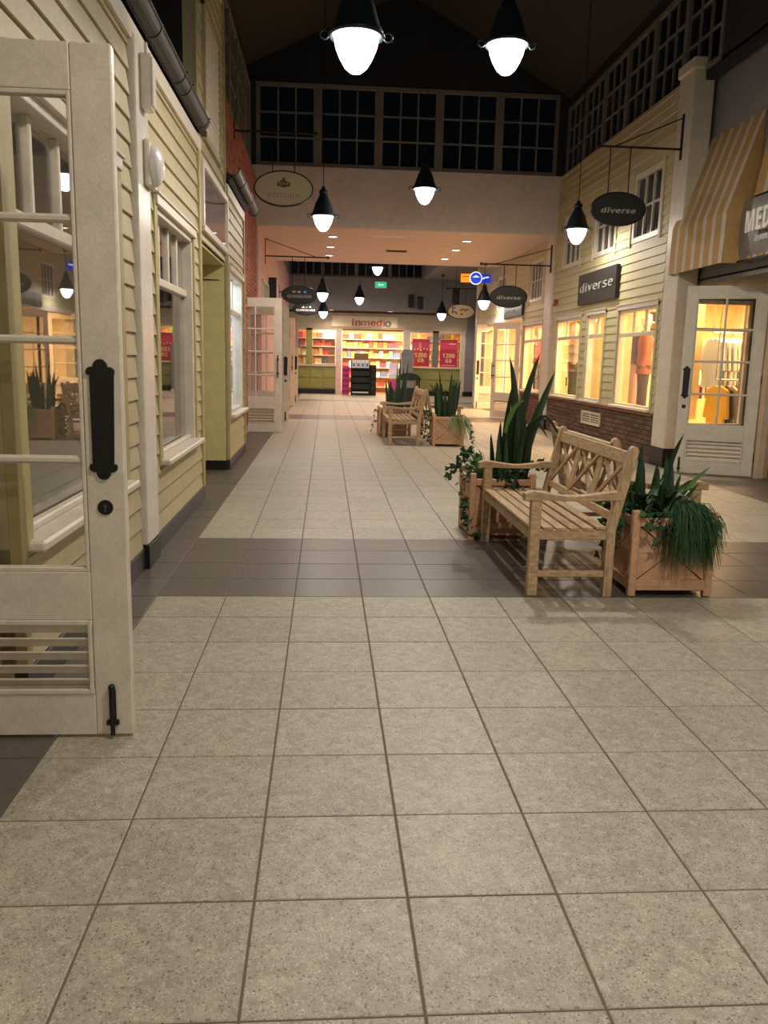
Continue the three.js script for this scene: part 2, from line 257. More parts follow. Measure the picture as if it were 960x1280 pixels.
// ---- left: brick building, then plain pink wall
function bricks(x, n, z0, z1, y0, y1, L, H, holes, deep = .018) {
  const out = [], j = .012; let row = 0;
  for (let y = y0; y < y1 - .02; y += H, row++) for (let z = z0 - (row % 2 ? L / 2 : 0); z < z1 - .01; z += L) {
    const a = Math.max(z, z0), b = Math.min(z + L - j, z1), h = Math.min(H - j, y1 - y), zc = (a + b) / 2, yc = y + h / 2; if (b - a < .03 || holes.some(q => zc > q[0] && zc < q[1] && yc > q[2] && yc < q[3])) continue;
    out.push(B(deep * 2, h, b - a, x + n * rr(-.003, .003), yc, zc)); }
  return out;
}
function shuffleSplit(list, k) { const r = Array.from({ length: k }, () => []); for (const g of list) r[Math.floor(rnd() * k)].push(g); return r; }
const PD = [[-19.75, -16.7, 0, 2.7], [-28.4, -25.9, 0, 2.7]];
{
  const w = setting('wall_brick', 'tall red brick front beyond the yellow bay');
  part('backing', panelX(-1.62, -1.55, -18.95, -13.3, 0, 5.3, [PD[0]]), mat(0xa98a80, { roughness: .9 }), w);
  const ms = ['#a8675a', '#b0705f', '#9c5a4e'].map(c => painted(c, .8)); shuffleSplit(bricks(-1.55, 1, -18.9, -13.32, .15, 5.28, .25, .083, [PD[0]]), 3).forEach((g, i) => tag(part('brickwork', g, ms[i], w), null, null, null, 'stuff'));
  const p = setting('wall_pink', 'plain pink plaster front under the low ceiling');
  part('backing', panelX(-1.62, -1.5, -34.2, -18.95, 0, 4.7, [PD[1], [-19.75, -18.9, 0, 2.7]]), M.pinkWall, p);
  part('upper_wall', BB(-1.62, -1.5, 4.7, 7.0, -34.2, -25.6), M.greyFar, p);
  part('entry_return', [BB(-2.7, -1.6, 0, 2.72, -16.7, -16.6), BB(-2.7, -1.6, 0, 2.72, -19.85, -19.75), BB(-2.75, -2.68, 0, 2.72, -19.8, -16.65), BB(-2.7, -1.6, 2.7, 2.76, -19.8, -16.65), BB(-2.7, -1.6, 0, 2.72, -25.9, -25.8), BB(-2.7, -1.6, 0, 2.72, -28.5, -28.4), BB(-2.75, -2.68, 0, 2.72, -28.45, -25.85), BB(-2.7, -1.6, 2.7, 2.76, -28.45, -25.85)], M.pinkWall, p);
  const fr = part('window_frame', [CB(.04, .5, .05, -1.48, 3.0, -20.0), CB(.04, .5, .05, -1.48, 3.0, -21.9), CB(.04, .05, 1.95, -1.48, 3.24, -20.95), CB(.04, .05, 1.95, -1.48, 2.76, -20.95), CB(.03, .46, .03, -1.48, 3.0, -20.6), CB(.03, .46, .03, -1.48, 3.0, -21.3)], M.white, p);
  part('pane', BB(-1.5, -1.492, 2.77, 3.23, -21.9, -20.0), mat(0x1a1c22, { roughness: .1 }), fr);
}
// ---- right: green-yellow boarded shop on brick footing
const RW = [[-14.5, -12.82], [-16.26, -15.24], [-18.46, -16.7]].map(z => [...z, .8, 2.42]), RU = [[-14.2, -12.98], [-16.22, -15.0], [-18.3, -17.08]].map(z => [...z, 3.48, 4.58]);
{
  const w = setting('wall_right', 'pale green-yellow boarded shop front with lit display windows on brick footing');
  part('backing', [...panelX(5.1, 5.34, -18.95, -12.55, .72, 5.52, [...RW, ...RU]), BB(5.1, 5.34, 0, .72, -18.95, -12.55)], M.sidingR[1], w);
  boardsX(w, 5.1, -1, -18.92, -12.66, .76, 5.46, .142, [...RW, ...RU].map(h => [h[0] - .07, h[1] + .07, h[2], h[3]]), M.sidingR);
  const ms = ['#634a39', '#6e5240', '#543d30'].map(c => painted(c, .8)); shuffleSplit(bricks(5.09, -1, -18.92, -12.6, .02, .70, .24, .079, []), 3).forEach((g, i) => tag(part('brickwork', g, ms[i], w), null, null, null, 'stuff'));
  part('ledge', CB(.08, .045, 6.3, 5.075, .735, -15.77), M.pineDark, w);
  for (const h of [...RW, ...RU]) part('casing', [CB(.03, h[3] - h[2] + .1, .07, 5.075, (h[2] + h[3]) / 2, h[0] - .035), CB(.03, h[3] - h[2] + .1, .07, 5.075, (h[2] + h[3]) / 2, h[1] + .035)], M.sidingR[0], w);
  const p = part('pilaster', [CB(.30, 5.35, .5, 5.19, 2.94, -12.3, .012), CB(.36, .16, .56, 5.19, 5.62, -12.3, .02)], M.cream, w); p.userData.label = 'tall cream corner pilaster';
  part('plinth', CB(.32, .28, .52, 5.19, .14, -12.3), M.black, w);
  const p2 = part('pilaster', [CB(.22, 4.0, .6, 5.15, 2.3, -19.25, .01)], M.cream, w); part('plinth', CB(.24, .3, .62, 5.15, .15, -19.25), M.black, w);
}
const EW = [[-21.55, -19.75, .8, 2.42]], EU = [[-21.2, -20.0, 2.98, 3.95], [-25.3, -24.1, 2.98, 3.95]], ED = [-26.75, -21.75, 0, 2.62];
{
  const w = setting('wall_right_far', 'farther green-yellow boarded shop front under the low ceiling');
  part('backing', panelX(5.1, 5.34, -28.6, -19.5, 0, 4.7, [...EW, ...EU, ED]), M.sidingR[1], w);
  boardsX(w, 5.1, -1, -28.4, -19.56, .76, 4.28, .142, [...EW, ...EU, ED].map(h => [h[0] - .06, h[1] + .06, h[2], h[3]]), M.sidingR);
  const b = bricks(5.09, -1, -21.66, -19.56, .02, .72, .24, .079, []); tag(part('brickwork', b, painted('#6e4636', .8), w), null, null, null, 'stuff');
  part('corner_board', CB(.16, 4.6, .3, 5.12, 2.3, -28.45), M.cream, w); part('corner_board', [CB(.06, 2.66, .1, 5.08, 1.33, -21.70), CB(.06, 2.66, .12, 5.08, 1.33, -26.81), CB(.06, .14, 5.2, 5.08, 2.68, -24.25)], M.cream, w);
  struct('wall_far_right', [BB(6.6, 6.7, 0, 4.8, -35.9, -28.4), BB(5.3, 6.7, 0, 4.8, -28.6, -28.5)], M.greyFar);
}
// ---- right: side wall with the lit side window behind the open door
const SW = [5.42, 6.38, .62, 2.44];
{
  const w = setting('wall_side', 'side wall beside the open white door, with a lit window');
  const X = [[5.34, SW[0]], [SW[1], 6.6]]; const g = []; for (const [a, b] of X) if (b - a > .01) g.push(BB(a, b, 0, 2.8, -12.62, -12.5)); g.push(BB(SW[0], SW[1], 0, SW[2], -12.62, -12.5), BB(SW[0], SW[1], SW[3], 2.8, -12.62, -12.5));
  part('backing', g, M.barDark, w);
  for (let y = .05; y < 2.7; y += .148) { const m = part('board', [CB(.2, .14, .02, 6.50, y + .07, -12.488)], M.barDark, w); }
  part('frame', [CB(.05, 1.86, .06, SW[0] + .02, 1.53, -12.47), CB(.05, 1.86, .06, SW[1] - .0, 1.53, -12.47), CB(1.0, .06, .08, 5.9, SW[2] - .01, -12.46), CB(1.0, .06, .06, 5.9, SW[3] + .01, -12.47)], M.white, w);
  part('transom', CB(.94, .05, .04, 5.9, 2.05, -12.5), M.white, w); part('pane', BB(SW[0], SW[1], SW[2], SW[3], -12.565, -12.56), M.glass, w);
  struct('wall_right_near', [BB(5.4, 5.6, 2.72, 7.3, -12.6, 10), BB(5.9, 6.05, 0, 2.8, -8.9, 10), BB(5.4, 6.7, 2.66, 2.74, -12.6, -8.8), BB(6.5, 6.6, 0, 2.8, -12.6, -8.8), BB(5.9, 6.6, 0, 2.8, -8.95, -8.85)], M.greyWall, 'grey plaster front above the striped awning');
  struct('trim_door_post', [CB(.1, 2.66, .1, 5.95, 1.33, -10.96), CB(.06, 2.66, .06, 6.05, 1.33, -11.0)], painted('#d3b89c', .5), 'warm timber door post beside the open white door');
}
// ---- bulkhead, low ceiling, clerestory, roof
{
  struct('wall_bulkhead', [BB(-1.62, 5.34, 4.29, 5.52, -19.1, -18.9)], M.plaster, 'wide pale beam across the corridor under the dark window row');
  struct('ceiling_low', [BB(-1.62, 5.34, 4.29, 4.4, -25.6, -19.1), BB(-1.62, 5.34, 4.29, 7.0, -25.6, -25.5)], M.soffit, 'low pinkish white ceiling behind the beam');
  struct('wall_gable', [BB(-2.9, 5.5, 7.22, 9.4, -19.1, -18.95), BB(-2.9, -1.54, 4.3, 7.3, -19.1, -18.95), BB(4.99, 5.4, 5.52, 7.3, -19.1, -18.95)], M.darkWall);
  const sl = (xa, ya, xb, yb) => { const g = B(Math.hypot(xb - xa, yb - ya), .1, 29.2); g.rotateZ(Math.atan2(yb - ya, xb - xa)); return g.translate((xa + xb) / 2, (ya + yb) / 2, -4.5); };
  struct('ceiling', [sl(5.7, 6.92, 1.6, 9.1), sl(-3.1, 6.92, 1.6, 9.1)], M.ceiling, 'dark pitched ceiling high above the corridor');
  struct('wall_left_upper', [BB(-2.95, -2.85, 3.3, 7.2, -13.4, 10), BB(-1.75, -1.62, 5.28, 5.5, -18.95, -13.3), BB(-2.9, -1.62, 3.5, 7.2, -13.42, -13.34)], M.darkWall);
  struct('wall_left_near', [BB(-2.0, -1.9, 0, 3.6, -1.0, 10), BB(-2.9, -1.9, 0, 3.6, -1.05, -.95), BB(-2.9, -2.85, 0, 3.6, -3.5, -1), BB(-2.9, -1.3, 3.5, 3.6, -3.5, 10)], M.siding[0]);
  struct('wall_behind', [BB(-2.95, 6.1, 0, 9.4, 10, 10.15)], M.plaster);
  // farther hall
  struct('ceiling_hall', [BB(3.78, 6.7, 4.67, 4.77, -35.9, -25.5), BB(3.78, 3.9, 4.77, 7.0, -34.2, -25.5), BB(-1.62, 3.9, 7.0, 7.1, -34.3, -25.5)], M.greyFar);
  struct('wall_hall_far', [BB(-1.62, 6.7, 3.5, 4.67, -34.2, -34.0), BB(-1.62, 6.7, 3.44, 3.5, -35.8, -34.0)], M.greyFar, 'grey beam above the news shop');
  struct('wall_hall_top', [BB(-1.62, 3.9, 6.0, 7.0, -34.2, -34.05)], M.darkWall);
}
// ---------- windows ----------
let winN = 0;
// display window: opening of the wall, local x along the wall, z outwards
function displayWindow(face, zc, W, n, nUpper, transom, rec, label, frameMat = M.white, glassMat = M.glass) {
  const t = setting('window_' + (++winN), label); t.position.set(face, 0, zc); t.rotation.y = n > 0 ? Math.PI / 2 : -Math.PI / 2;
  const w = W[1] - W[0], y0 = W[2], y1 = W[3], f = .05, zi = -rec;
  part('jamb', CB(f, y1 - y0, rec + .05, -w / 2 + f / 2, (y0 + y1) / 2, -rec / 2 - .01), frameMat, t); part('jamb', CB(f, y1 - y0, rec + .05, w / 2 - f / 2, (y0 + y1) / 2, -rec / 2 - .01), frameMat, t);
  part('head', [CB(w, f, rec + .05, 0, y1 - f / 2, -rec / 2 - .01)], frameMat, t); part('head_casing', [CB(w + .14, .075, .04, 0, y1 + .035, .03), CB(w + .18, .02, .06, 0, y1 + .08, .035)], frameMat, t);
  part('sill', [CB(w + .12, .05, rec + .13, 0, y0 - .012, -rec / 2 + .035, .012), CB(w, .04, .05, 0, y0 + .03, zi + .03, .008)], frameMat, t);
  part('transom', CB(w - 2 * f, .065, .06, 0, transom, zi + .01, .008), frameMat, t);
  const gw = w - 2 * f, pw = gw / nUpper;
  for (let i = 1; i < nUpper; i++) part('mullion', CB(.04, y1 - f - transom, .045, -gw / 2 + i * pw, (y1 - f + transom) / 2, zi + .005, .006), frameMat, t);
  for (let i = 0; i < nUpper; i++) part('pane', B(pw, y1 - f - transom, .005, -gw / 2 + (i + .5) * pw, (y1 - f + transom) / 2, zi), glassMat, t);
  part('pane', B(gw, transom - y0, .005, 0, (transom + y0) / 2, zi), glassMat, t);
  return t;
}
displayWindow(-1.29, (WL1[0] + WL1[1]) / 2, WL1, 1, 4, 2.06, .075, 'dark display window behind the near open door');
displayWindow(-1.29, (WL2[0] + WL2[1]) / 2, WL2, 1, 4, 2.06, .075, 'dark display window beside the glossy white pilaster');
displayWindow(-1.30, (WB[0] + WB[1]) / 2, WB, 1, 2, 2.1, .06, 'tall window lit pale blue on the yellow bay');
displayWindow(5.1, (RW[0][0] + RW[0][1]) / 2, RW[0], -1, 3, 2.0, .05, 'lit window with a brown jacket display beside the cream corner pilaster');
displayWindow(5.1, (RW[1][0] + RW[1][1]) / 2, RW[1], -1, 2, 2.03, .05, 'narrow glowing yellow window between two wider display windows');
displayWindow(5.1, (RW[2][0] + RW[2][1]) / 2, RW[2], -1, 3, 2.03, .05, 'lit window with a grey top and black trousers on display');
displayWindow(5.1, (EW[0][0] + EW[0][1]) / 2, EW[0], -1, 3, 2.03, .05, 'lit display window just past the second cream pilaster');
// window of small panes in a grid
function gridWindow(pos, turn, w, h, cols, rows, f, b, depth, frameMat, glassMat, label) {
  const t = setting('window_' + (++winN), label); t.position.set(...pos); t.rotation.y = turn;
  part('frame', [CB(f, h, depth, -w / 2 + f / 2, h / 2, 0, .006), CB(f, h, depth, w / 2 - f / 2, h / 2, 0, .006), CB(w - 2 * f, f, depth, 0, f / 2, 0, .006), CB(w - 2 * f, f, depth, 0, h - f / 2, 0, .006)], frameMat, t);
  const gw = w - 2 * f, gh = h - 2 * f, pw = gw / cols, ph = gh / rows;
  for (let i = 1; i < cols; i++) part('mullion', CB(b, gh, depth * .6, -gw / 2 + i * pw, h / 2, 0), frameMat, t);
  for (let j = 1; j < rows; j++) part('glazing_bar', CB(gw, b, depth * .55, 0, f + j * ph, 0), frameMat, t);
  for (let i = 0; i < cols; i++) for (let j = 0; j < rows; j++) part('pane', B(pw, ph, .004, -gw / 2 + (i + .5) * pw, f + (j + .5) * ph, -depth * .1), glassMat, t);
  return t;
}
for (let i = 0; i < 5; i++) gridWindow([-1.54 + 1.308 * (i + .5), 5.52, -19.0], 0, 1.308, 1.68, 3, 3, .09, .035, .09, M.barDark, M.nightGlass, 'window ' + ['next to the left wall', 'second from the left wall', 'in the middle', 'second from the right wall', 'next to the right wall'][i] + ' in the dark row above the pale beam');
for (let i = 0; i < 6; i++) gridWindow([5.22, 5.52, -18.2 + 1.22 * i - .1], -Math.PI / 2, 1.22, 1.4, 3, 3, .07, .03, .09, M.barDark, M.nightGlass, 'dark window high above the green-yellow shop front');
struct('wall_right_upper', [BB(5.2, 5.34, 5.4, 5.54, -18.95, 10), BB(5.2, 5.34, 6.92, 7.25, -18.95, 10), BB(5.2, 5.34, 5.5, 6.95, -11.6, 10)], M.darkWall);
for (let i = 0; i < 4; i++) gridWindow([-1.68, 5.5, -18.2 + 1.3 * i], Math.PI / 2, 1.28, 1.6, 3, 3, .07, .03, .09, M.barDark, M.nightGlass, 'dark window high above the brick front');
RU.forEach((h, i) => gridWindow([5.13, h[2], (h[0] + h[1]) / 2], -Math.PI / 2, h[1] - h[0], h[3] - h[2], 3, 2, .09, .03, .1, M.cream, mat(0x2a2a2c, { roughness: .08 }), ['upper window between cream pilaster and oval sign, dark panes', 'upper window in the middle of the boarded front, dark panes', 'upper window next to the pale beam, dark panes'][i]));
EU.forEach((h, i) => gridWindow([5.13, h[2], (h[0] + h[1]) / 2], -Math.PI / 2, h[1] - h[0], h[3] - h[2], 4, 2, .07, .03, .08, M.cream, mat(0x3a3a40, { roughness: .08 }), ['small upper window behind the second pilaster', 'small upper window near the end of the far boarded front'][i]));
for (let i = 0; i < 4; i++) gridWindow([-1.5 + 1.33 * (i + .5), 4.67, -34.1], 0, 1.33, 1.33, 4, 2, .07, .04, .08, M.barDark, M.nightGlass, 'far dark window above the news shop beam');

// ---------- pendant lamps ----------
M.globe = mat(0xffffff, { roughness: .3, emissive: new THREE.Color(0xf3f5ff), emissiveIntensity: 6 });
M.housing = mat(0x1d2a2e, { roughness: .4, metalness: .35 });
const housingGeo = lathe([[.001, .50], [.03, .50], [.035, .455], [.07, .445], [.075, .40], [.062, .385], [.085, .33], [.135, .23], [.175, .10], [.21, .045], [.212, .02], [.19, .018], [.175, .03], [.14, .19], [.07, .3], [.001, .31]], 28);
const globeGeo = lathe([[.001, -.235], [.045, -.228], [.085, -.195], [.125, -.13], [.155, -.06], [.168, 0], [.158, .035], [.125, .125], [.06, .16], [.001, .165]], 28);
const rimGeo = mergeGeometries([flat(new THREE.TorusGeometry(.2, .012, 8, 28).rotateX(Math.PI / 2).translate(0, .025, 0)), ...[0, 1].map(i => flat(new THREE.TorusGeometry(.032, .007, 6, 14).translate(i ? .24 : -.24, .025, 0)))]);
function pendant(x, y, z, top, label, k = 1) {
  const t = thing('pendant_lamp', label, 'pendant lamp', [x, y, z], 0, 'pendant lamps along the corridor');
  part('rim', rimGeo, M.housing, part('housing', housingGeo, M.housing, t));  part('globe', globeGeo, M.globe, t);
  part('cord', [rod([0, .5, 0], [0, top - y, 0], .008, 6), lathe([[.001, top - y], [.06, top - y], [.05, top - y - .06], [.001, top - y - .07]], 12)], M.iron, t);
  const l = new THREE.PointLight(LAMP_COLOR, LAMP * k); l.position.set(0, .075, 0); l.castShadow = true; l.shadow.radius = 5; t.add(l); return t;
}
const roofY = x => x > 1.6 ? 9.1 - (x - 1.6) * .5317 - .06 : 9.1 - (1.6 - x) * .4638 - .06;
[[.2, 3.84, -6.75, 'large bright pendant lamp hanging before the glossy pilaster'], [1.64, 4.36, -8.25, 'bright pendant lamp hanging high over the corridor centre near the boarded tower'], [-.077, 3.87, -15, 'pendant lamp hanging between the oval crest sign and the pale beam'], [1.666, 4.376, -15, 'pendant lamp with clear bell housing hanging before the pale beam'], [4.38, 3.80, -15, 'pendant lamp hanging under the black oval sign by the boarded front'],
  [4.4, 3.8, -6.75, 'pendant lamp before the striped awning'], [.1, 3.85, 1.5, 'pendant lamp over the corridor behind the near door, left of its centre'], [1.65, 4.36, -1.6, 'pendant lamp over the bare tiles in front of the near bench'], [4.4, 3.8, 1.5, 'pendant lamp over the near corridor by the grey plaster front'], [1.65, 4.36, 5.5, 'pendant lamp over the far near end of the corridor']].forEach(([x, y, z, l]) => pendant(x, y, z, roofY(x), l, z < -12 ? (x > 1 && x < 3 ? 1 : .55) : (x > 1 && x < 3 ? 1.5 : x < 1 ? .42 : .3)));
[[1.64, 4.42, -28, 7.0, 'pendant lamp hanging just behind the low ceiling'], [1.22, 3.72, -32, 7.0, 'small pendant lamp against the grey beam above the news shop'], [-.13, 3.42, -26.2, 7.0, 'bright pendant lamp beside the black oval surf signs'], [4.56, 3.21, -24.6, 4.29, 'pendant lamp beside the blue and orange lit sign'], [4.34, 3.22, -32, 4.67, 'pendant lamp beside the cream oval sign'], [-.13, 3.22, -32.8, 7.0, 'pendant lamp in front of the news shop by the far doors']].forEach(([x, y, z, t, l]) => pendant(x, y, z, t, l, .4));
// ---------- recessed lights, exit sign, ceiling vents ----------
M.downlight = mat(0xffffff, { emissive: new THREE.Color(0xffece4), emissiveIntensity: 4 });
for (const [x, z, y, w] of [[.125, -20.25, 4.29, 'left'], [.08, -22.05, 4.29, 'left'], [.06, -23.85, 4.29, 'left'], [3.28, -20.25, 4.29, 'right'], [3.28, -21.9, 4.29, 'right'], [3.26, -23.8, 4.29, 'right'], [2.6, -34.9, 3.44, 'far'], [.2, -34.9, 3.44, 'far'], [5.3, -34.6, 3.44, 'far']]) {
  const t = thing('downlight', w === 'far' ? 'small recessed ceiling light right above the news shop front' : 'round recessed light in the low pink ceiling, row nearer the ' + (w === 'left' ? 'pink wall' : 'boarded front'), 'ceiling light', [x, y, z], 0, w === 'far' ? 'recessed lights above the news shop' : 'recessed lights in the ' + w + ' row of the low ceiling');
  part('ring', new THREE.TorusGeometry(.11, .014, 8, 24).rotateX(Math.PI / 2).translate(0, -.006, 0), M.white, t); part('lens', new THREE.CylinderGeometry(.1, .1, .012, 24).translate(0, -.008, 0), M.downlight, t);
  const l = new THREE.SpotLight(0xffdccb, 11, 0, 1.25, .6); l.position.set(0, -.03, 0); l.target.position.set(0, -3, 0); l.castShadow = true; l.shadow.radius = 4; t.add(l); t.add(l.target); l.target.name = 'aim';
}
{ const t = thing('exit_sign', 'small green lit exit sign hanging behind the low ceiling', 'exit sign', [1.66, 3.66, -26.5]);
  part('box', CB(.37, .2, .06, 0, .1, 0), M.white, t); part('face', B(.34, .17, .004, 0, .1, .033), mat(0x0f6b4b, { emissive: new THREE.Color(0x2fd6a4), emissiveIntensity: .8 }), t);
  const f = mat(0xffffff, { emissive: new THREE.Color(0xe8fff4), emissiveIntensity: .9 }); part('arrow', [B(.1, .02, .003, .04, .1, .037), extr([[-.08, .1], [-.03, .145], [-.03, .055]], .003).translate(0, 0, .036)], f, t); part('hanger', [rod([-.12, .2, 0], [-.12, 3.34, 0], .006, 6), rod([.12, .2, 0], [.12, 3.34, 0], .006, 6)], M.iron, t); }
for (const [x, z, w, m, l] of [[1.39, -19.86, .75, M.sheetWhite, 'long pale air grille in the low pink ceiling'], [1.8, -22.5, .5, M.dark, 'dark slot vent in the low pink ceiling']]) { const t = thing('ceiling_vent', l, 'vent', [x, 4.28, z]); part('frame', [CB(w, .02, .04, 0, 0, .1), CB(w, .02, .04, 0, 0, -.1), CB(.04, .02, .24, w / 2, 0, 0), CB(.04, .02, .24, -w / 2, 0, 0)], m, t); for (let i = 0; i < 3; i++) part('slat', CB(w - .05, .012, .03, 0, 0, -.05 + i * .05), m, t); }

// ---------- doors ----------
let doorN = 0;
function scallopPlate(w, h) {
  const s = new THREE.Shape(), a = w / 2, b = h / 2; s.moveTo(-a, -b + .05);
  s.lineTo(-a, b - .05); s.absarc(-a + .004, b - .04, .016, Math.PI * 1.2, Math.PI * .35, true); s.absarc(0, b - .02, .024, Math.PI * .95, Math.PI * .05, true); s.absarc(a - .004, b - .04, .016, Math.PI * .65, -Math.PI * .2, true);
  s.lineTo(a, -b + .05); s.absarc(a - .004, -b + .04, .016, Math.PI * .2, -Math.PI * .65, true); s.absarc(0, -b + .02, .024, -Math.PI * .05, -Math.PI * .95, true); s.absarc(-a + .004, -b + .04, .016, -Math.PI * .35, -Math.PI * 1.2, true);
  return new THREE.ExtrudeGeometry(s, { depth: .006, bevelEnabled: true, bevelSize: .002, bevelThickness: .002, bevelSegments: 1, curveSegments: 6 });
}
const doorGeo = (() => {
  const w = 1.03, h = 2.52, t = .045, st = .142, gy0 = .66, gy1 = 2.365, gx0 = st, gx1 = w - st, lv0 = .17, lv1 = .47, rb = .012;
  const o = { w, h };
  o.stiles = [CB(st, h, t, st / 2, h / 2, 0, .005), CB(st, h, t, w - st / 2, h / 2, 0, .005)];
  o.rails = [CB(gx1 - gx0, h - gy1, t, w / 2, (h + gy1) / 2, 0, .003), CB(gx1 - gx0, gy0 - lv1, t, w / 2, (gy0 + lv1) / 2, 0, .003), CB(gx1 - gx0, lv0, t, w / 2, lv0 / 2, 0, .003)];
  o.beadGlass = [-1, 1].flatMap(s => { const z = s * .014; return [bar([gx0, gy0 + .008, z], [gx1, gy0 + .008, z], .014, .018), bar([gx0, gy1 - .008, z], [gx1, gy1 - .008, z], .014, .018), bar([gx0 + .008, gy0, z], [gx0 + .008, gy1, z], .014, .018), bar([gx1 - .008, gy0, z], [gx1 - .008, gy1, z], .014, .018)]; });
  o.beadLouvre = [-1, 1].flatMap(s => { const z = s * .02; return [bar([gx0, lv0 + .01, z], [gx1, lv0 + .01, z], .016, .02), bar([gx0, lv1 - .01, z], [gx1, lv1 - .01, z], .016, .02), bar([gx0 + .01, lv0, z], [gx0 + .01, lv1, z], .016, .02), bar([gx1 - .01, lv0, z], [gx1 - .01, lv1, z], .016, .02)]; });
  o.bars = [CB(.03, gy1 - gy0, .036, w / 2, (gy0 + gy1) / 2, 0, .008)]; o.hbars = [1.087, 1.523, 1.945].map(y => CB(gx1 - gx0, .03, .036, w / 2, y, 0, .009));
  const ys = [gy0, 1.087, 1.523, 1.945, gy1]; o.panes = []; for (let i = 0; i < 2; i++) for (let j = 0; j < 4; j++) { const x0 = i ? w / 2 : gx0, x1 = i ? gx1 : w / 2; o.panes.push(B(x1 - x0, ys[j + 1] - ys[j], .004, (x0 + x1) / 2, (ys[j] + ys[j + 1]) / 2, 0)); }
  o.slats = []; for (let i = 0; i < 5; i++) o.slats.push(CB(gx1 - gx0, .062, .008, 0, 0, 0, .003).rotateX(.75).translate(w / 2, lv0 + .04 + i * .055, 0));
  o.plate = scallopPlate(.075, .43); o.rose = new THREE.CylinderGeometry(.028, .03, .01, 24).rotateX(Math.PI / 2); o.key = [new THREE.CylinderGeometry(.006, .006, .004, 10).rotateX(Math.PI / 2).translate(0, .006, .006), B(.006, .02, .004, 0, -.006, .006)];
  o.bolt = [CB(.028, .13, .012, 0, .135, .006, .005), rod([0, .01, .016], [0, .21, .016], .009, 10), CB(.05, .022, .02, 0, .06, .01, .005), new THREE.SphereGeometry(.014, 10, 8).translate(0, .205, .012)];
  o.pull = [rod([0, -.2, .06], [0, .2, .06], .011, 10), rod([0, .13, 0], [0, .13, .06], .01, 8), rod([0, -.13, 0], [0, -.13, .06], .01, 8), new THREE.CylinderGeometry(.024, .024, .008, 14).rotateX(Math.PI / 2).translate(0, .13, .004), new THREE.CylinderGeometry(.024, .024, .008, 14).rotateX(Math.PI / 2).translate(0, -.13, .004), new THREE.SphereGeometry(.015, 8, 8).translate(0, .2, .06), new THREE.SphereGeometry(.015, 8, 8).translate(0, -.2, .06)];
  o.hinges = [.25, 1.3, 2.25].map(y => rod([-.004, y - .06, .026], [-.004, y + .06, .026], .011, 10));
  return o;
})();
function door(hx, hz, turn, plateFront, label, scaleY = 1) {
  const t = setting('door_' + (++doorN), label); t.position.set(hx, .012, hz); t.rotation.y = turn; t.scale.y = scaleY; const G = doorGeo, W = M.white;
  for (const g of G.stiles) part('stile', g, W, t); for (const g of G.rails) part('rail', g, W, t); part('glazing_bead', G.beadGlass, W, t); part('louvre_bead', G.beadLouvre, W, t);
  part('glazing_bar', G.bars, W, t); for (const g of G.hbars) part('glazing_bar', g, W, t); for (const g of G.panes) part('pane', g, M.glass, t); for (const g of G.slats) part('louvre_slat', g, W, t); for (const g of G.hinges) part('hinge', g, M.iron, t);
  const s = plateFront ? 1 : -1, place = (m, y, face) => { m.position.set(G.w - .075, y, face * .0225); if (face < 0) m.rotation.y = Math.PI; return m; };
  place(part('push_plate', G.plate, M.black, t), 1.238, s); const r = place(part('lock_rose', G.rose, M.black, t), .911, s); const k = part('keyhole', G.key, mat(0x6b6454, { roughness: .4, metalness: .7 }), r);
  place(part('floor_bolt', G.bolt, M.black, t), -.004, s); place(part('pull_handle', G.pull, M.black, t), 1.25, -s); return t;
}
door(-1.775, -3.15, 0, true, 'near open white glazed door with black scalloped push plate');
door(5.885, -11.02, Math.PI - Math.atan2(.475, .97) * 1.0, false, 'open white glazed door under the striped awning', 1.02);
door(-1.905, -16.76, 0, false, 'open white door with black pull handle before the brick front', 1.035);
door(-1.895, -19.68, 0, true, 'open white door seen edge-on behind the brick front door', 1.03);
door(-1.99, -25.96, 0, false, 'farther open white door with pull handle on the pink wall', 1.05);
door(-1.97, -28.33, 0, true, 'farthest open white door on the pink wall', 1.05);
door(5.77, -26.58, Math.PI + .02, false, 'open white door with push plate at the end of the boarded front', 1.05);
door(5.035, -21.78, 2.105, true, 'open white door with pull handle standing ajar in the far boarded front', 1.0);

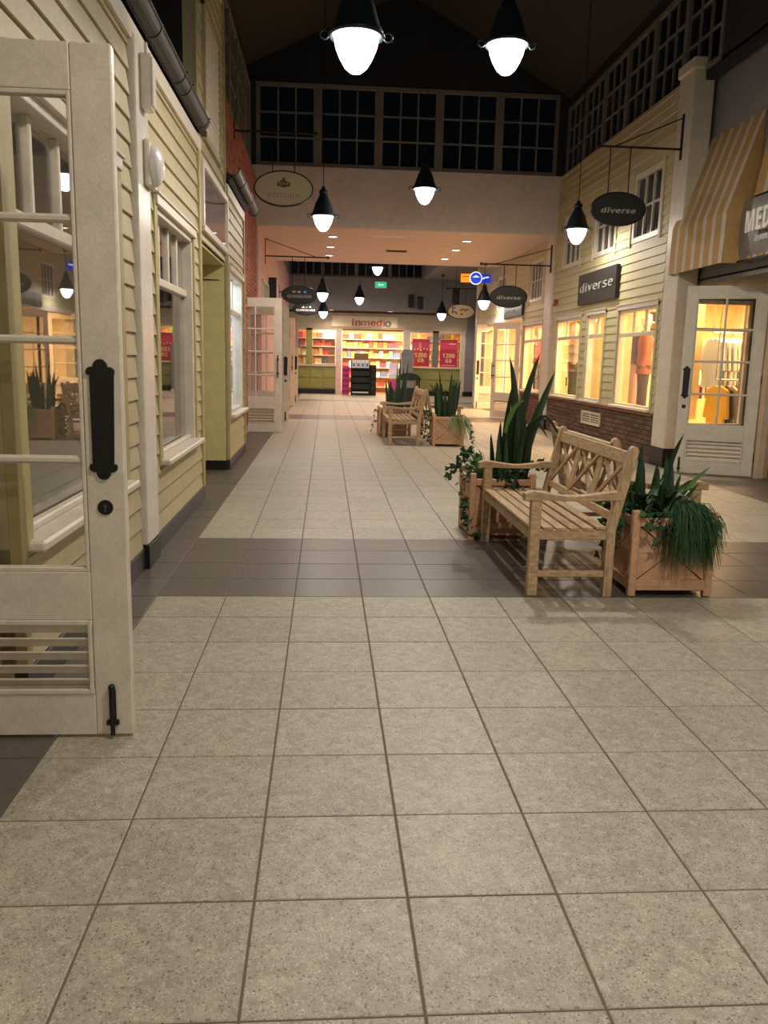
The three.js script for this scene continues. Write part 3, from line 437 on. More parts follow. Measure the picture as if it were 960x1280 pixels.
// ---------- benches ----------
function makeBench(label) {
  const L = 1.67, t = thing('garden_bench', label, 'bench', [0, 0, 0], 0, 'slatted teak garden benches'), m = M.teak;
  const legX = L / 2 - .032, rake = y => y < .45 ? -.25 : -.25 - (y - .45) * .225;
  for (const s of [-1, 1]) part('front_leg', CB(.062, .64, .066, s * legX, .32, .25, .005), m, t);
  for (const s of [-1, 1]) { // raked rear post, rounded top
    const pts = [[.274, 0], [.226, 0], [.224, .43], [.340, .955], [.348, .972], [.362, .982], [.380, .976], [.390, .955], [.276, .44]].map(([a, b]) => [a, b]);
    part('rear_leg', uvBox(extr(pts, .052, .004).translate(0, 0, -.026).rotateY(Math.PI / 2).translate(s * legX, 0, 0), 0, 0, true), m, t); }
  for (const s of [-1, 1]) { const pts = []; const N = 14; for (let i = 0; i <= N; i++) { const z = .325 - i / N * .62; pts.push([z, .672 + .016 * Math.cos((i / N) * 6.2) - (i === 0 ? .016 : 0)]); } for (let i = N; i >= 0; i--) { const z = .325 - i / N * .62; pts.push([z, i === 0 ? .632 : .638 + .004 * Math.cos((i / N) * 6.2) - (i < 3 ? .006 : 0)]); }
    part('armrest', uvBox(extr(pts.map(([z, y]) => [-z, y]), .066, .005, 2).translate(0, 0, -.033).rotateY(Math.PI / 2).translate(s * legX, 0, 0)), M.teak, t); }
  part('apron', CB(L - .1, .07, .026, 0, .40, .262, .004), m, t); part('rear_rail', CB(L - .1, .07, .03, 0, .40, -.245, .004), m, t);
  for (const s of [-1, 1]) part('side_rail', CB(.034, .065, .46, s * legX, .405, 0, .004), m, t); for (const s of [-1, 1]) part('stretcher', CB(.034, .04, .46, s * legX, .145, 0, .004), m, t); part('centre_rail', CB(.04, .06, .48, 0, .405, 0, .004), m, t);
  for (const o of t.children.filter(c => /leg/.test(c.name))) { const f = o.name === 'front_leg', s = o === t.children.find(c => c.name === o.name) ? -1 : 1; part('peg', new THREE.CylinderGeometry(.009, .009, .006, 10).rotateZ(Math.PI / 2).translate(s * (L / 2 + (f ? .0 : -.002)), .407, f ? .25 : -.25), M.teakB, o); }
  for (let i = 0; i < 6; i++) { const z = .25 - i * .087, dy = -.012 * Math.sin((i + .5) / 6 * Math.PI); part('seat_slat', CB(L - .02, .022, .069, 0, .454 + dy, z, .004), i % 2 ? M.teakB : m, t); }
  const bk = y => rake(y) - .02, P = (x, y) => [x, y, bk(y) + .012];
  part('top_rail', bar(P(-legX + .02, .90), P(legX - .02, .90), .034, .088, .006, [0, 1, -.2]), m, t); part('lower_rail', bar(P(-legX + .02, .515), P(legX - .02, .515), .03, .055, .004, [0, 1, -.2]), m, t);
  const bay = (L - .12) / 3; for (let k = 1; k < 3; k++) part('back_slat', bar(P(-(L - .12) / 2 + k * bay, .53), P(-(L - .12) / 2 + k * bay, .89), .085, .016, .003, [0, .2, 1]), m, t);
  for (let k = 0; k < 3; k++) { const x0 = -(L - .12) / 2 + k * bay + .02, x1 = x0 + bay - .04, off = p => [p[0], p[1], p[2] - .009], on = p => [p[0], p[1], p[2] + .009];
    part('cross_slat', bar(on(P(x0, .54)), on(P(x1, .885)), .036, .016, .003, [0, .2, 1]), M.teakB, t); part('cross_slat', bar(off(P(x1, .54)), off(P(x0, .885)), .036, .016, .003, [0, .2, 1]), m, t); }
  return t;
}
const bench = makeBench('slatted wooden garden bench with crossed back, standing on the dark tile band'); bench.position.set(1.6, 0, -5.965); bench.rotation.y = -Math.PI / 2;
copy(bench, [2.405, 0, -6.52], Math.PI / 2, 'wooden garden bench facing the brick footing, back to back with another');
copy(bench, [1.39, 0, -15.45], -Math.PI / 2, 'farther wooden garden bench with armrests facing the open doors');
copy(bench, [2.195, 0, -16.0], Math.PI / 2, 'farther wooden garden bench, back to back, half hidden by the planter');

// ---------- planters ----------
function makePlanter(label) {
  const t = thing('planter_box', label, 'planter', [0, 0, 0], 0, 'square wooden planters'), w = .56, h = .57, p = .05;
  for (const [i, j] of [[-1, -1], [1, -1], [1, 1], [-1, 1]]) part('post', [CB(p, h, p, i * (w / 2 - p / 2), h / 2, j * (w / 2 - p / 2), .006)], M.pine, t);
  for (let f = 0; f < 4; f++) { const rot = g => g.rotateY(f * Math.PI / 2), z = w / 2 - .016, iw = w - 2 * p;
    const y0 = .10, y1 = .475, yc = (y0 + y1) / 2, hx = iw / 2, gp = .0035; part('panel_back', rot(B(iw, .44, .008, 0, .27, z - .026)), M.pineDark, t);
    for (const tri of [[[-hx + 3 * gp, y0], [hx - 3 * gp, y0], [0, yc - gp]], [[-hx + 3 * gp, y1], [0, yc + gp], [hx - 3 * gp, y1]], [[-hx, y0 + 2 * gp], [-gp * 1.4, yc], [-hx, y1 - 2 * gp]], [[hx, y0 + 2 * gp], [hx, y1 - 2 * gp], [gp * 1.4, yc]]]) part('panel_board', rot(uvBox(extr(tri, .012).translate(0, 0, z - .024))), M.pine, t);
    part('rail', rot(CB(iw, .055, .026, 0, .495, z, .004)), M.pine, t); part('rail', rot(CB(iw, .07, .026, 0, .075, z, .004)), M.pine, t); }
  part('soil', [B(.47, .03, .47, 0, .44, 0), B(.47, .02, .47, 0, .06, 0)], M.soil, t); return t;
}
const plA = makePlanter('orange-brown wooden planter with crossed front at the bench end'); plA.position.set(2.27, 0, -5.41);
const plB = copy(plA, [1.50, 0, -7.11], 0, 'wooden planter behind the armrest of the bench on the dark band');
const plC = copy(plA, [2.17, 0, -14.84], 0, 'wooden planter beside the farther bench, ivy down its side');
const plD = copy(plA, [1.32, 0, -16.6], 0, 'wooden planter seen under the seat of the farther bench');

// ---------- plants ----------
const leafM = ['#223d1f', '#1d361a', '#2a4a24', '#183017'].map(c => mat(c, { roughness: .38 })), paleLeaf = mat('#5f8a44', { roughness: .45 }), ivyM = mat('#2c5230', { roughness: .5 }), grassM = mat('#2a5226', { roughness: .6 }), grassPale = mat('#6c8f57', { roughness: .6 }), brownLeaf = mat('#7a5637', { roughness: .8 });
const V = (x, y, z) => new THREE.Vector3(x, y, z);
function swordLeaf(a, c, b, w, facing = 0, th = .004, N = 9) {
  const cv = new THREE.QuadraticBezierCurve3(V(...a), V(...c), V(...b)), rings = [];
  for (let i = 0; i <= N; i++) { const s = i / N, p = cv.getPoint(s), T = cv.getTangent(s), F = V(Math.sin(facing), 0, Math.cos(facing)); let X = T.clone().cross(F); if (X.length() < .05) X = V(1, 0, 0); X.normalize(); const Nn = X.clone().cross(T).normalize();
    const ww = w / 2 * (s < .35 ? .62 + .38 * s / .35 : Math.pow(Math.max(0, 1 - (s - .35) / .65), .62)) + .0006; rings.push([p.clone().addScaledVector(X, -ww).addScaledVector(Nn, ww * .28), p.clone().addScaledVector(Nn, th / 2), p.clone().addScaledVector(X, ww).addScaledVector(Nn, ww * .28), p.clone().addScaledVector(Nn, -th)]); }
  const P = [], pu = (...v) => v.forEach(q => P.push(q.x, q.y, q.z)); for (let i = 0; i < N; i++) for (let k = 0; k < 4; k++) { const A = rings[i], C = rings[i + 1], l = (k + 1) % 4; pu(A[k], A[l], C[l], A[k], C[l], C[k]); }
  return tris(P);
}
function sansevieria(name, label, pos, specs) { const t = thing(name, label, 'plant', pos, 0, 'upright sword-leaved plants in the planters'); specs.forEach(([a, c, b, w, f, m], i) => part('leaf', swordLeaf(a, c, b, w, f), m === undefined ? leafM[i % 4] : m, t)); return t; }
function blades(n, cx, cz, y0, len, spread, droop, w, dirA = 0, dirB = 6.283) {
  const out = []; for (let i = 0; i < n; i++) { const q = rr(dirA, dirB), r0 = rr(0, .06), l = len * rr(.6, 1.1), R = spread * rr(.4, 1), a = [cx + Math.cos(q) * r0, y0, cz + Math.sin(q) * r0], c = [cx + Math.cos(q) * R * .45, y0 + l * rr(.5, .9), cz + Math.sin(q) * R * .45], b = [cx + Math.cos(q) * R, y0 + l * (1 - droop * rr(.6, 1.4)), cz + Math.sin(q) * R]; out.push(swordLeaf(a, c, b, w * rr(.7, 1.2), q, .0015, 5)); } return out;
}
function ivyLeafGeo(s) { const o = [[0, 0], [.35, .12], [.52, .45], [.26, .48], [0, 1], [-.26, .48], [-.52, .45], [-.35, .12]], P = []; for (let i = 1; i < 7; i++) { const f = k => [o[k][0] * s, o[k][1] * s, Math.abs(o[k][0]) * s * .3]; P.push(...f(0), ...f(i), ...f(i + 1)); P.push(0, 0, -.002, ...f(i + 1).map((v, k) => k === 2 ? v - .002 : v), ...f(i).map((v, k) => k === 2 ? v - .002 : v)); } return tris(P); }
const ivyGeos = [.04, .052, .064].map(ivyLeafGeo);
function ivy(label, pos, strands, per = 26, m = ivyM) {
  const t = thing('ivy', label, 'plant', pos, 0, 'trailing ivy in the planters'), lv = [], st = [];
  for (const pts of strands) { const cv = new THREE.CatmullRomCurve3(pts.map(p => V(...p))); st.push(flat(new THREE.TubeGeometry(cv, 14, .0035, 4))); for (let i = 0; i < per; i++) { const p = cv.getPoint(rr(.02, 1)); const g = ivyGeos[Math.floor(rnd() * 3)].clone(); g.rotateX(rr(-1.2, 1.4)); g.rotateZ(rr(-3, 3)); g.rotateY(rr(0, 6.3)); lv.push(g.translate(p.x + rr(-.035, .035), p.y + rr(-.02, .03), p.z + rr(-.035, .035))); } }
  part('stems', st, mat('#4a4a2c', { roughness: .8 }), t).userData.kind = 'stuff'; const f = part('foliage', lv, m, t); f.userData.kind = 'stuff'; return t;
}
// near planter: broad upright leaves, a thick grass tuft falling over the front, a browned ivy strand
{
  const s = []; const L = (bx, bz, tx, ty, tz, w, f, bend = 0, m) => s.push([[bx, .45, bz], [(bx + tx) / 2 + bend, .45 + (ty - .45) * .55, (bz + tz) / 2], [tx, ty, tz], w, f, m]);
  L(-.17, .02, -.15, .98, -.02, .075, .2, .0); L(-.12, -.06, -.10, .86, -.1, .07, -.3); L(-.08, .07, -.05, .82, .06, .066, .4); L(-.03, .0, .135, 1.05, -.02, .06, .1, -.05); L(-.02, -.08, .0, .83, -.1, .075, 0); L(.03, .06, .06, .84, .02, .06, -.2); L(.02, .02, .02, .90, .0, .07, .2); L(-.2, -.1, -.22, .78, -.12, .07, .1); L(-.16, .1, -.2, .76, .12, .06, .3); L(.06, -.05, .36, .83, -.05, .05, .1, -.06, paleLeaf); L(.06, .04, .25, .72, .02, .05, .3, -.02); L(-.07, .12, -.05, .70, .15, .05, .1); L(-.22, .05, -.25, .68, .1, .055, .1); L(.0, .12, .05, .74, .14, .05, .2); L(.1, -.12, .2, .76, -.16, .055, .2);
  for (let i = 0; i < 64; i++) { const bx = rr(-.22, .08), bz = rr(-.1, .18), q = rr(0, 6.28), l = rr(.14, .34); s.push([[bx, .45, bz], [Math.max(-.25, bx + Math.cos(q) * l * .3), .45 + l * .8, bz + Math.sin(q) * l * .3], [Math.max(-.25, bx + Math.cos(q) * l * .75), .45 + l * rr(.5, .95), bz + Math.sin(q) * l * .75], rr(.03, .05), q]); }
  sansevieria('snake_plant', 'dark green sword-leaved plant in the planter at the bench end', [2.27, 0, -5.41], s);
  const t = thing('grass_plant', 'thick drooping green grass tuft spilling over the planter front', 'plant', [2.27, 0, -5.41]);
  const g = []; for (let i = 0; i < 1100; i++) { const q = rr(-.5, 3.4), r = Math.sqrt(rnd()) * .19, bx = .10 + rr(-.06, .06), bz = .13 + rr(-.07, .05), ex = bx + Math.cos(q) * r, ez = bz + Math.abs(Math.sin(q)) * r * .6 + rr(.08, .19), ey = rr(.26, .56) - r * .5; g.push(swordLeaf([bx, .46, bz], [(bx + ex) / 2, .70 + rr(-.06, .1), (bz + ez) / 2 + .02], [ex, ey, Math.max(ez, .30)], .0034, q, .0015, 5)); }
  for (let i = 0; i < 90; i++) { const ex = rr(.3, .40), z = rr(-.02, .2); g.push(swordLeaf([.2, .46, z], [ex - .04, .62, z], [ex, rr(.28, .48), z + rr(-.04, .06)], .0042, 0, .0015, 5)); }
  part('blades', g, grassM, t).userData.kind = 'stuff';
  const d = []; for (let i = 0; i < 46; i++) { const x = rr(-.12, .2), e = rr(.05, .3); d.push(swordLeaf([x, .46, .2], [x + rr(-.02, .02), .5, .33], [x + rr(-.05, .05), e, .31], .003, 0, .001, 5)); } part('dry_blades', d, brownLeaf, t).userData.kind = 'stuff';
  ivy('sparse ivy strand with small leaves on the planter front', [2.27, 0, -5.41], [[[-.18, .46, .2], [-.2, .54, .3], [-.17, .46, .345], [-.12, .40, .34]], [[-.1, .46, .2], [-.11, .55, .31], [-.08, .47, .36], [-.04, .42, .35]]], 12);
  ivy('dark ivy hanging between the planter and the bench', [2.27, 0, -5.41], [[[-.2, .46, .05], [-.3, .55, .02], [-.34, .4, .03], [-.33, .2, .05]], [[-.2, .46, -.1], [-.31, .56, -.12], [-.34, .42, -.1], [-.33, .15, -.12]], [[-.2, .46, .15], [-.28, .6, .12], [-.33, .5, .14], [-.33, .3, .14]]], 26);
}
// planter behind the bench: tall sword leaves, one folded over
{
  const x0 = 1.5, s = []; const L = (bx, bz, tx, ty, w, f, bend = 0, m, tz = 0) => s.push([[bx, .45, bz], [(bx + tx) / 2 + bend, .45 + (ty - .45) * .55, bz], [tx, ty, bz + tz], w, f, m]);
  L(.08, .0, .06, 1.545, .10, .15, .12); L(.12, .05, .315, 1.59, .085, -.2, -.08); L(.16, -.02, .47, 1.43, .10, .1, -.02); L(.04, .06, .09, 1.33, .065, .3, -.05); L(.1, -.06, .14, 1.28, .09, 0); L(.0, .0, .01, 1.0, .06, .2); L(.02, .1, -.02, .92, .05, -.2, -.03); L(.2, .03, .22, 1.02, .05, .1); L(.15, .1, .13, 1.1, .08, .2); L(.07, -.1, .1, 1.15, .08, -.1);
  L(.05, .12, .04, .86, .05, .1); L(.22, .1, .27, .9, .05, .3); L(-.02, -.06, -.06, .88, .05, .2); L(.12, .14, .2, 1.0, .06, .2);
  s.push([[.2, .45, .1], [.26, 1.42, .12], [.53, .80, .15], .05, .2, leafM[3]]); s.push([[.18, .45, .0], [.2, 1.25, .05], [.42, .85, .06], .05, .1, leafM[1]]); s.push([[.03, .9, .1], [.06, 1.15, .14], [.17, 1.18, .15], .05, .3, paleLeaf]);
  sansevieria('snake_plant', 'tall dark sword-leaved plant rising behind the bench armrest', [x0, 0, -7.11], s);
  const t = thing('spider_plant', 'pale striped thin-leaved plant behind the far bench armrest', 'plant', [x0, 0, -7.11]); part('blades', blades(46, -.1, .08, .45, .42, .28, .35, .014, 1.8, 5), grassPale, t).userData.kind = 'stuff';
  ivy('ivy trailing from the planter down past the bench leg to the floor', [x0, 0, -7.11], [[[-.2, .46, .1], [-.3, .62, .12], [-.36, .5, .16], [-.3, .3, .2], [-.31, .12, .22]], [[-.2, .46, .0], [-.33, .66, .05], [-.4, .56, .08], [-.44, .5, .1]], [[-.15, .46, .1], [-.25, .74, .1], [-.31, .72, .1]], [[-.2, .46, .15], [-.3, .55, .2], [-.31, .35, .22], [-.27, .06, .26], [-.22, .03, .3]]], 34);
  ivy('dense low ivy filling the planter behind the bench', [x0, 0, -7.11], [[[-.2, .5, .2], [0, .56, .24], [.2, .52, .22]], [[.1, .5, .1], [.3, .62, .1], [.42, .6, .12]], [[-.1, .5, .22], [.1, .46, .3], [.25, .35, .31]]], 40);
}
{
  const s = []; for (let i = 0; i < 17; i++) { const a = rr(0, 6.28), r = rr(.02, .16), lean = rr(.2, 1.0), h = rr(.95, 1.22); s.push([[-.03 + Math.cos(a) * r, .45, Math.sin(a) * r], [-.03 + Math.cos(a) * r * (1 + lean * .4), .85, Math.sin(a) * r], [-.03 + Math.cos(a) * r * (1 + lean * 1.2), h, Math.sin(a) * r], rr(.06, .085), rr(-.4, .4)]); }
  s.push([[-.1, .45, 0], [-.12, .9, .05], [-.175, 1.34, .05], .05, .1], [[.0, .45, 0], [.03, .9, .05], [.06, 1.31, .05], .075, .1], [[.1, .45, 0], [.17, .8, .05], [.21, 1.18, .05], .08, .1], [[-.1, .45, 0], [-.2, .9, .05], [-.33, 1.10, .05], .045, .1]);
  sansevieria('snake_plant', 'bushy sword-leaved plant in the planter beside the farther bench', [2.17, 0, -14.84], s);
  const t = thing('spider_plant', 'arching thin-leaved plant falling over the farther planter', 'plant', [2.17, 0, -14.84]); part('blades', blades(150, .12, .12, .46, .30, .42, 1.9, .016, -1.2, 2.2), grassPale, t).userData.kind = 'stuff';
  ivy('ivy down the side of the farther planter', [2.17, 0, -14.84], [[[-.2, .46, .1], [-.32, .55, .1], [-.36, .3, .12], [-.34, .08, .15]], [[-.2, .46, 0], [-.35, .6, 0], [-.42, .4, .02], [-.4, .15, .05]], [[.2, .46, .2], [.32, .4, .3], [.4, .2, .3], [.45, .06, .3]]], 34);
}
{
  const s = []; for (let i = 0; i < 12; i++) { const a = rr(0, 6.28), r = rr(.02, .14), h = rr(.9, 1.15); s.push([[.05 + Math.cos(a) * r, .45, Math.sin(a) * r], [.05 + Math.cos(a) * r * 1.2, .8, Math.sin(a) * r], [.05 + Math.cos(a) * r * 1.6, h, Math.sin(a) * r], rr(.06, .08), rr(-.4, .4)]); }
  s.push([[.1, .45, 0], [.13, 1, 0], [.147, 1.6, 0], .06, .1], [[.2, .45, 0], [.25, 1, 0], [.31, 1.49, 0], .055, .1], [[.06, .45, 0], [.08, .9, 0], [.088, 1.41, 0], .05, .2], [[.18, .45, 0], [.2, .9, 0], [.21, 1.36, 0], .06, .2]);
  sansevieria('snake_plant', 'narrow tall sword-leaved plant behind the farther bench seat', [1.32, 0, -16.6], s);
  ivy('ivy spreading at the far foot of the farther bench', [1.32, 0, -16.6], [[[-.2, .46, .1], [-.32, .5, .1], [-.36, .3, .12], [-.42, .06, .15]]], 24);
}

// ---------- lettering ----------
const fontBold = await new FontLoader().loadAsync('fonts/droid/droid_sans_bold.typeface.json'), fontReg = await new FontLoader().loadAsync('fonts/droid/droid_sans_regular.typeface.json');
function letters(s, size, depth, width, font = fontBold, slant = 0) { const g = new TextGeometry(s, { font, size, depth, curveSegments: 4, bevelEnabled: false }); g.computeBoundingBox(); const b = g.boundingBox; g.translate(-(b.min.x + b.max.x) / 2, -(b.min.y + b.max.y) / 2, 0); if (width) g.scale(width / (b.max.x - b.min.x), 1, 1); if (slant) g.applyMatrix4(new THREE.Matrix4().makeShear(0, 0, slant, 0, 0, 0)); return g; }
function canvasTex(w, h, draw) { const c = document.createElement('canvas'); c.width = w; c.height = h; draw(c.getContext('2d'), w, h); const t = new THREE.CanvasTexture(c); t.colorSpace = THREE.SRGBColorSpace; return t; }
function wideItalic(x, s, cx, cy, size, stretch, color) { x.save(); x.translate(cx, cy); x.transform(stretch, 0, -.25, 1, 0, 0); x.fillStyle = color; x.font = 'bold ' + size + 'px sans-serif'; x.textAlign = 'center'; x.textBaseline = 'middle'; x.fillText(s, 0, 0); x.restore(); }
const texDiverse = canvasTex(512, 288, (x, w, h) => { x.fillStyle = '#26241f'; x.fillRect(0, 0, w, h); wideItalic(x, 'diverse', w / 2, h * .55, 62, 1.55, '#b9b4a6'); });
const texCrest = canvasTex(512, 300, (x, w, h) => { x.fillStyle = '#c9bf9d'; x.fillRect(0, 0, w, h); x.fillStyle = '#6a5d45'; x.beginPath(); x.arc(w / 2, h * .36, 36, 0, 7); x.fill(); for (const d of [-48, 48]) { x.beginPath(); x.arc(w / 2 + d * .8, h * .38, 22, 0, 7); x.fill(); } x.beginPath(); x.arc(w / 2, h * .22, 12, 0, 7); x.fill(); x.fillStyle = '#c9bf9d'; for (const d of [-30, 0, 30]) { x.beginPath(); x.arc(w / 2 + d, h * .36, 7, 0, 7); x.fill(); } x.fillStyle = '#a3967a'; x.font = 'bold 52px serif'; x.textAlign = 'center'; x.fillText('WITTCHEN', w / 2, h * .76); });
const texSurf = canvasTex(512, 300, (x, w, h) => { x.fillStyle = '#15171a'; x.fillRect(0, 0, w, h); x.fillStyle = '#b06a5c'; x.fillRect(w * .3, h * .28, 50, 32); x.fillStyle = '#c8c8c8'; x.fillRect(w * .46, h * .31, 34, 18); x.fillStyle = '#5f8fb0'; x.beginPath(); x.arc(w * .66, h * .34, 20, 0, 7); x.fill(); x.fillStyle = '#8d8880'; x.font = 'bold 62px sans-serif'; x.textAlign = 'center'; x.fillText('QUIKSILVER', w / 2, h * .66); });
const texSurf2 = canvasTex(512, 300, (x, w, h) => { x.fillStyle = '#101113'; x.fillRect(0, 0, w, h); x.fillStyle = '#f0f0ee'; x.beginPath(); x.moveTo(w * .33, h * .42); x.lineTo(w * .42, h * .26); x.lineTo(w * .47, h * .42); x.fill(); x.fillRect(w * .5, h * .34, 40, 14); x.beginPath(); x.arc(w * .68, h * .34, 22, 0, 7); x.fill(); x.font = 'bold 68px sans-serif'; x.textAlign = 'center'; x.fillText('QUIKSILVER', w / 2, h * .68); });
const texToy = canvasTex(512, 280, (x, w, h) => { x.fillStyle = '#dccfae'; x.fillRect(0, 0, w, h); x.fillStyle = '#3d6fae'; x.fillRect(w * .15, h * .2, 70, 30); x.fillRect(w * .15, h * .2, 26, 130); x.fillRect(w * .15, h * .5, 90, 24); x.fillStyle = '#b4574c'; x.fillRect(w * .29, h * .55, 36, 44); x.fillStyle = '#a4706a'; for (const [u, v, r] of [[.5, .4, 26], [.58, .34, 22], [.66, .4, 26], [.73, .36, 20]]) { x.beginPath(); x.arc(w * u, h * v, r, 0, 7); x.fill(); } x.fillStyle = '#5b8a4e'; x.beginPath(); x.arc(w * .52, h * .68, 24, 0, 7); x.fill(); });

// ---------- hanging oval signs ----------
function ovalSign(label, c, a, b, tex, barY, barX0, barX1, wallX, plate, rimMat, hang = [-.4, .4], strutY) {
  const t = thing('hanging_sign', label, 'sign', c);
  const bd = part('board', new THREE.ExtrudeGeometry(ellipseShape(a, b), { depth: .04, bevelEnabled: true, bevelSize: .012, bevelThickness: .008, bevelSegments: 2, curveSegments: 48 }).translate(0, 0, -.02), rimMat, t);
  part('border', new THREE.TorusGeometry(1, .028, 6, 56).scale(a, b, 1).translate(0, 0, .02), rimMat, bd); const fm = mat(0xffffff, { roughness: .5, map: tex });
  for (const s of [1, -1]) { const g = new THREE.ShapeGeometry(ellipseShape(a - .012, b - .012), 48), p = g.attributes.position, uv = g.attributes.uv; for (let i = 0; i < p.count; i++) uv.setXY(i, p.getX(i) / a / 2 + .5, p.getY(i) / b / 2 + .5); if (s < 0) g.rotateY(Math.PI); g.translate(0, 0, s * .0295); part('face', g, fm, t); }
  
  const yb = barY - c[1]; for (const k of hang) part('hanger', rod([k * a, Math.sqrt(1 - k * k) * b - .01, 0], [k * a, yb, 0], .009, 6), M.iron, t);
  const x0 = barX0 - c[0], x1 = barX1 - c[0], xw = wallX - c[0], far = Math.abs(x0 - xw) > Math.abs(x1 - xw) ? x0 : x1; part('bracket_bar', [rod([x0, yb, 0], [x1, yb, 0], .016, 8), new THREE.SphereGeometry(.035, 10, 8).translate(far, yb, 0)], M.iron, t);
  if (strutY) part('brace', rod([far + (xw - far) * .18, yb, 0], [xw, strutY - c[1], 0], .009, 6), M.iron, t);
  if (plate) part('wall_plate', CB(.03, plate[1] - plate[0], .06, xw, (plate[0] + plate[1]) / 2 - c[1], 0), M.iron, t); return t;
}
ovalSign('cream oval hanging sign with a crest, dark rim', [-.728, 4.22, -14.5], .478, .275, texCrest, 5.09, -1.55, -.2, -1.53, [4.95, 5.3], mat(0x241a14, { roughness: .5 }), [-.38, .38]);
ovalSign('black oval hanging sign lettered diverse beside the striped awning', [4.175, 3.70, -12.3], .395, .225, texDiverse, 4.545, 3.83, 5.05, 5.04, [4.4, 5.02], M.dark, [-.42, .32], 4.97);
ovalSign('black oval hanging sign lettered diverse on the second cream pilaster', [4.10, 2.95, -19.1], .42, .235, texDiverse, 3.65, 3.45, 5.04, 5.03, [3.5, 4.1], M.dark, [-.3, .35], 4.03);
ovalSign('large black oval surf brand sign with dull lettering', [-.67, 2.995, -21.0], .43, .215, texSurf, 3.89, -1.52, .02, -1.5, [3.7, 4.4], M.black, [-.4, .3], 4.29);
ovalSign('small black oval surf brand sign with crisp white lettering', [-.664, 3.0, -27.0], .40, .19, texSurf2, 3.5, -1.52, -.1, -1.5, [3.3, 3.7], M.black, [-.4, .4]);
ovalSign('cream oval hanging sign with blue and pink motif near the news shop', [4.6, 3.165, -29.0], .46, .24, texToy, 3.93, 4.1, 6.62, 6.59, [3.8, 4.1], mat(0x3a2a22, { roughness: .5 }), [-.3, .3]);
{ const t = thing('speaker_column', 'dark narrow box hanging above the cream oval sign', 'speaker', [4.43, 3.42, -29.2]); part('body', CB(.24, .55, .14, 0, .27, 0), M.dark, t); part('hanger', rod([0, .54, 0], [0, 1.25, 0], .01, 6), M.iron, t); }
for (const [x, y, z, l] of [[3.7, 3.42, -33.6, 'small dark box loudspeaker under the hall ceiling'], [3.35, 3.5, -33.9, 'tiny black camera housing on the grey beam']]) { const t = thing('ceiling_box', l, 'speaker', [x, y, z]); part('body', CB(.2, .5, .16, 0, .3, 0), M.dark, t); part('arm', CB(.04, .06, Math.abs(z + 34) + .04, 0, .4, (-34 - z) / 2 - .01), M.dark, t); }
{ const t = thing('speaker_column', 'dark narrow box on the pink wall above the far doors', 'speaker', [-1.40, 2.9, -22.3]); part('body', CB(.2, .6, .2, 0, .3, 0), M.dark, t); part('bracket', CB(.1, .05, .05, -.08, .3, 0), M.iron, t); }
// lit telephone shop sign: orange and blue plate with a round badge
{
  const t = thing('lit_sign', 'lit orange and blue sign with a round blue badge', 'sign', [4.62, 4.045, -26.5]); t.scale.setScalar(.914);
  const em = (c, k) => mat(c, { roughness: .4, emissive: new THREE.Color(c), emissiveIntensity: k });
  part('plate', CB(.36, .28, .08, -.33, 0, 0, .02), em('#ff9a2a', .9), t); part('plate', CB(.36, .28, .08, .33, 0, 0, .02), em('#1436c8', .8), t);
  part('badge', new THREE.CylinderGeometry(.19, .19, .12, 32).rotateX(Math.PI / 2), em('#1f4fe0', .8), t); part('badge_ring', new THREE.TorusGeometry(.2, .018, 8, 36).translate(0, 0, .05), em('#e8f0ff', 1.1), t);
  part('wave', [extr([[-.12, .03], [-.05, .06], [0, .1], [.06, .06], [.13, .03], [.05, .02], [0, .03], [-.05, .015]], .005).translate(0, 0, .062), extr([[.22, -.01], [.3, .05], [.45, .06], [.45, .02], [.34, .01], [.27, -.03]], .005).translate(0, 0, .041)], em('#dfeaff', 1.1), t); part('stripe', B(.28, .035, .004, -.33, .05, .043), em('#c4572a', .7), t);
  part('bracket', [rod([.2, .0, -.05], [.5, .0, -.05], .02, 8), CB(.03, .3, .08, .5, 0, -.05)], M.iron, t);
}
// ---------- signs on the right front ----------
function wallSign(label, zc, yc, w, h) {
  const t = thing('wall_sign', label, 'sign', [5.04, yc, zc], -Math.PI / 2); part('panel', CB(w, h, .07, 0, 0, 0, .006), mat(0x2a2926, { roughness: .5 }), t); const sp = [-.375, -.255, -.145, -.01, .125, .25, .385], wd = [.105, .026, .115, .105, .075, .105, .105]; part('lettering', [...'diverse'].map((ch, i) => letters(ch, h * .27, .015, wd[i] * w, fontReg, .18).translate(sp[i] * w, 'd'.includes(ch) || ch === 'i' ? h * .035 : 0, .034)), mat(0xa9a79e, { roughness: .4 }), t); return t;
}
wallSign('dark square-cornered wall sign lettered diverse above the display windows', -15.7, 2.93, 2.2, .58);
wallSign('dark wall sign lettered diverse beyond the second pilaster', -22.75, 2.86, 2.2, .34);
{ // steel plate with raised letters
  const t = thing('wall_sign', 'brushed steel shop sign with raised white letters beside the awning', 'sign', [5.22, 3.19, -9.55], -Math.PI / 2);
  const pts = []; for (let i = 0; i <= 12; i++) { const a = -1 + 2 * i / 12; pts.push([a * .36, .035 * (1 - a * a)]); } const prof = [...pts, [.36, -.06], [-.36, -.06]].map(([y, z]) => [z, y]);
  part('plate', extr(prof, 2.3).rotateY(-Math.PI / 2).translate(1.15, 0, 0), M.metal, t);
  const W = mat(0xd9d5cb, { roughness: .4 }); part('lettering', [letters('MEDICINE', .25, .06, 1.35).translate(0, .04, .1)], W, t); part('small_lettering', [letters('EVERYDAY THERAPY', .06, .02, .95, fontReg).translate(0, -.17, .1)], W, t); part('letter_pins', [-.55, -.2, .2, .55].map(x => rod([x, .04, .0], [x, .04, .1], .008, 6)), M.iron, t); part('arm', [CB(.06, .06, .3, -.9, 0, -.14), CB(.06, .06, .3, .9, 0, -.14)], M.iron, t);
}
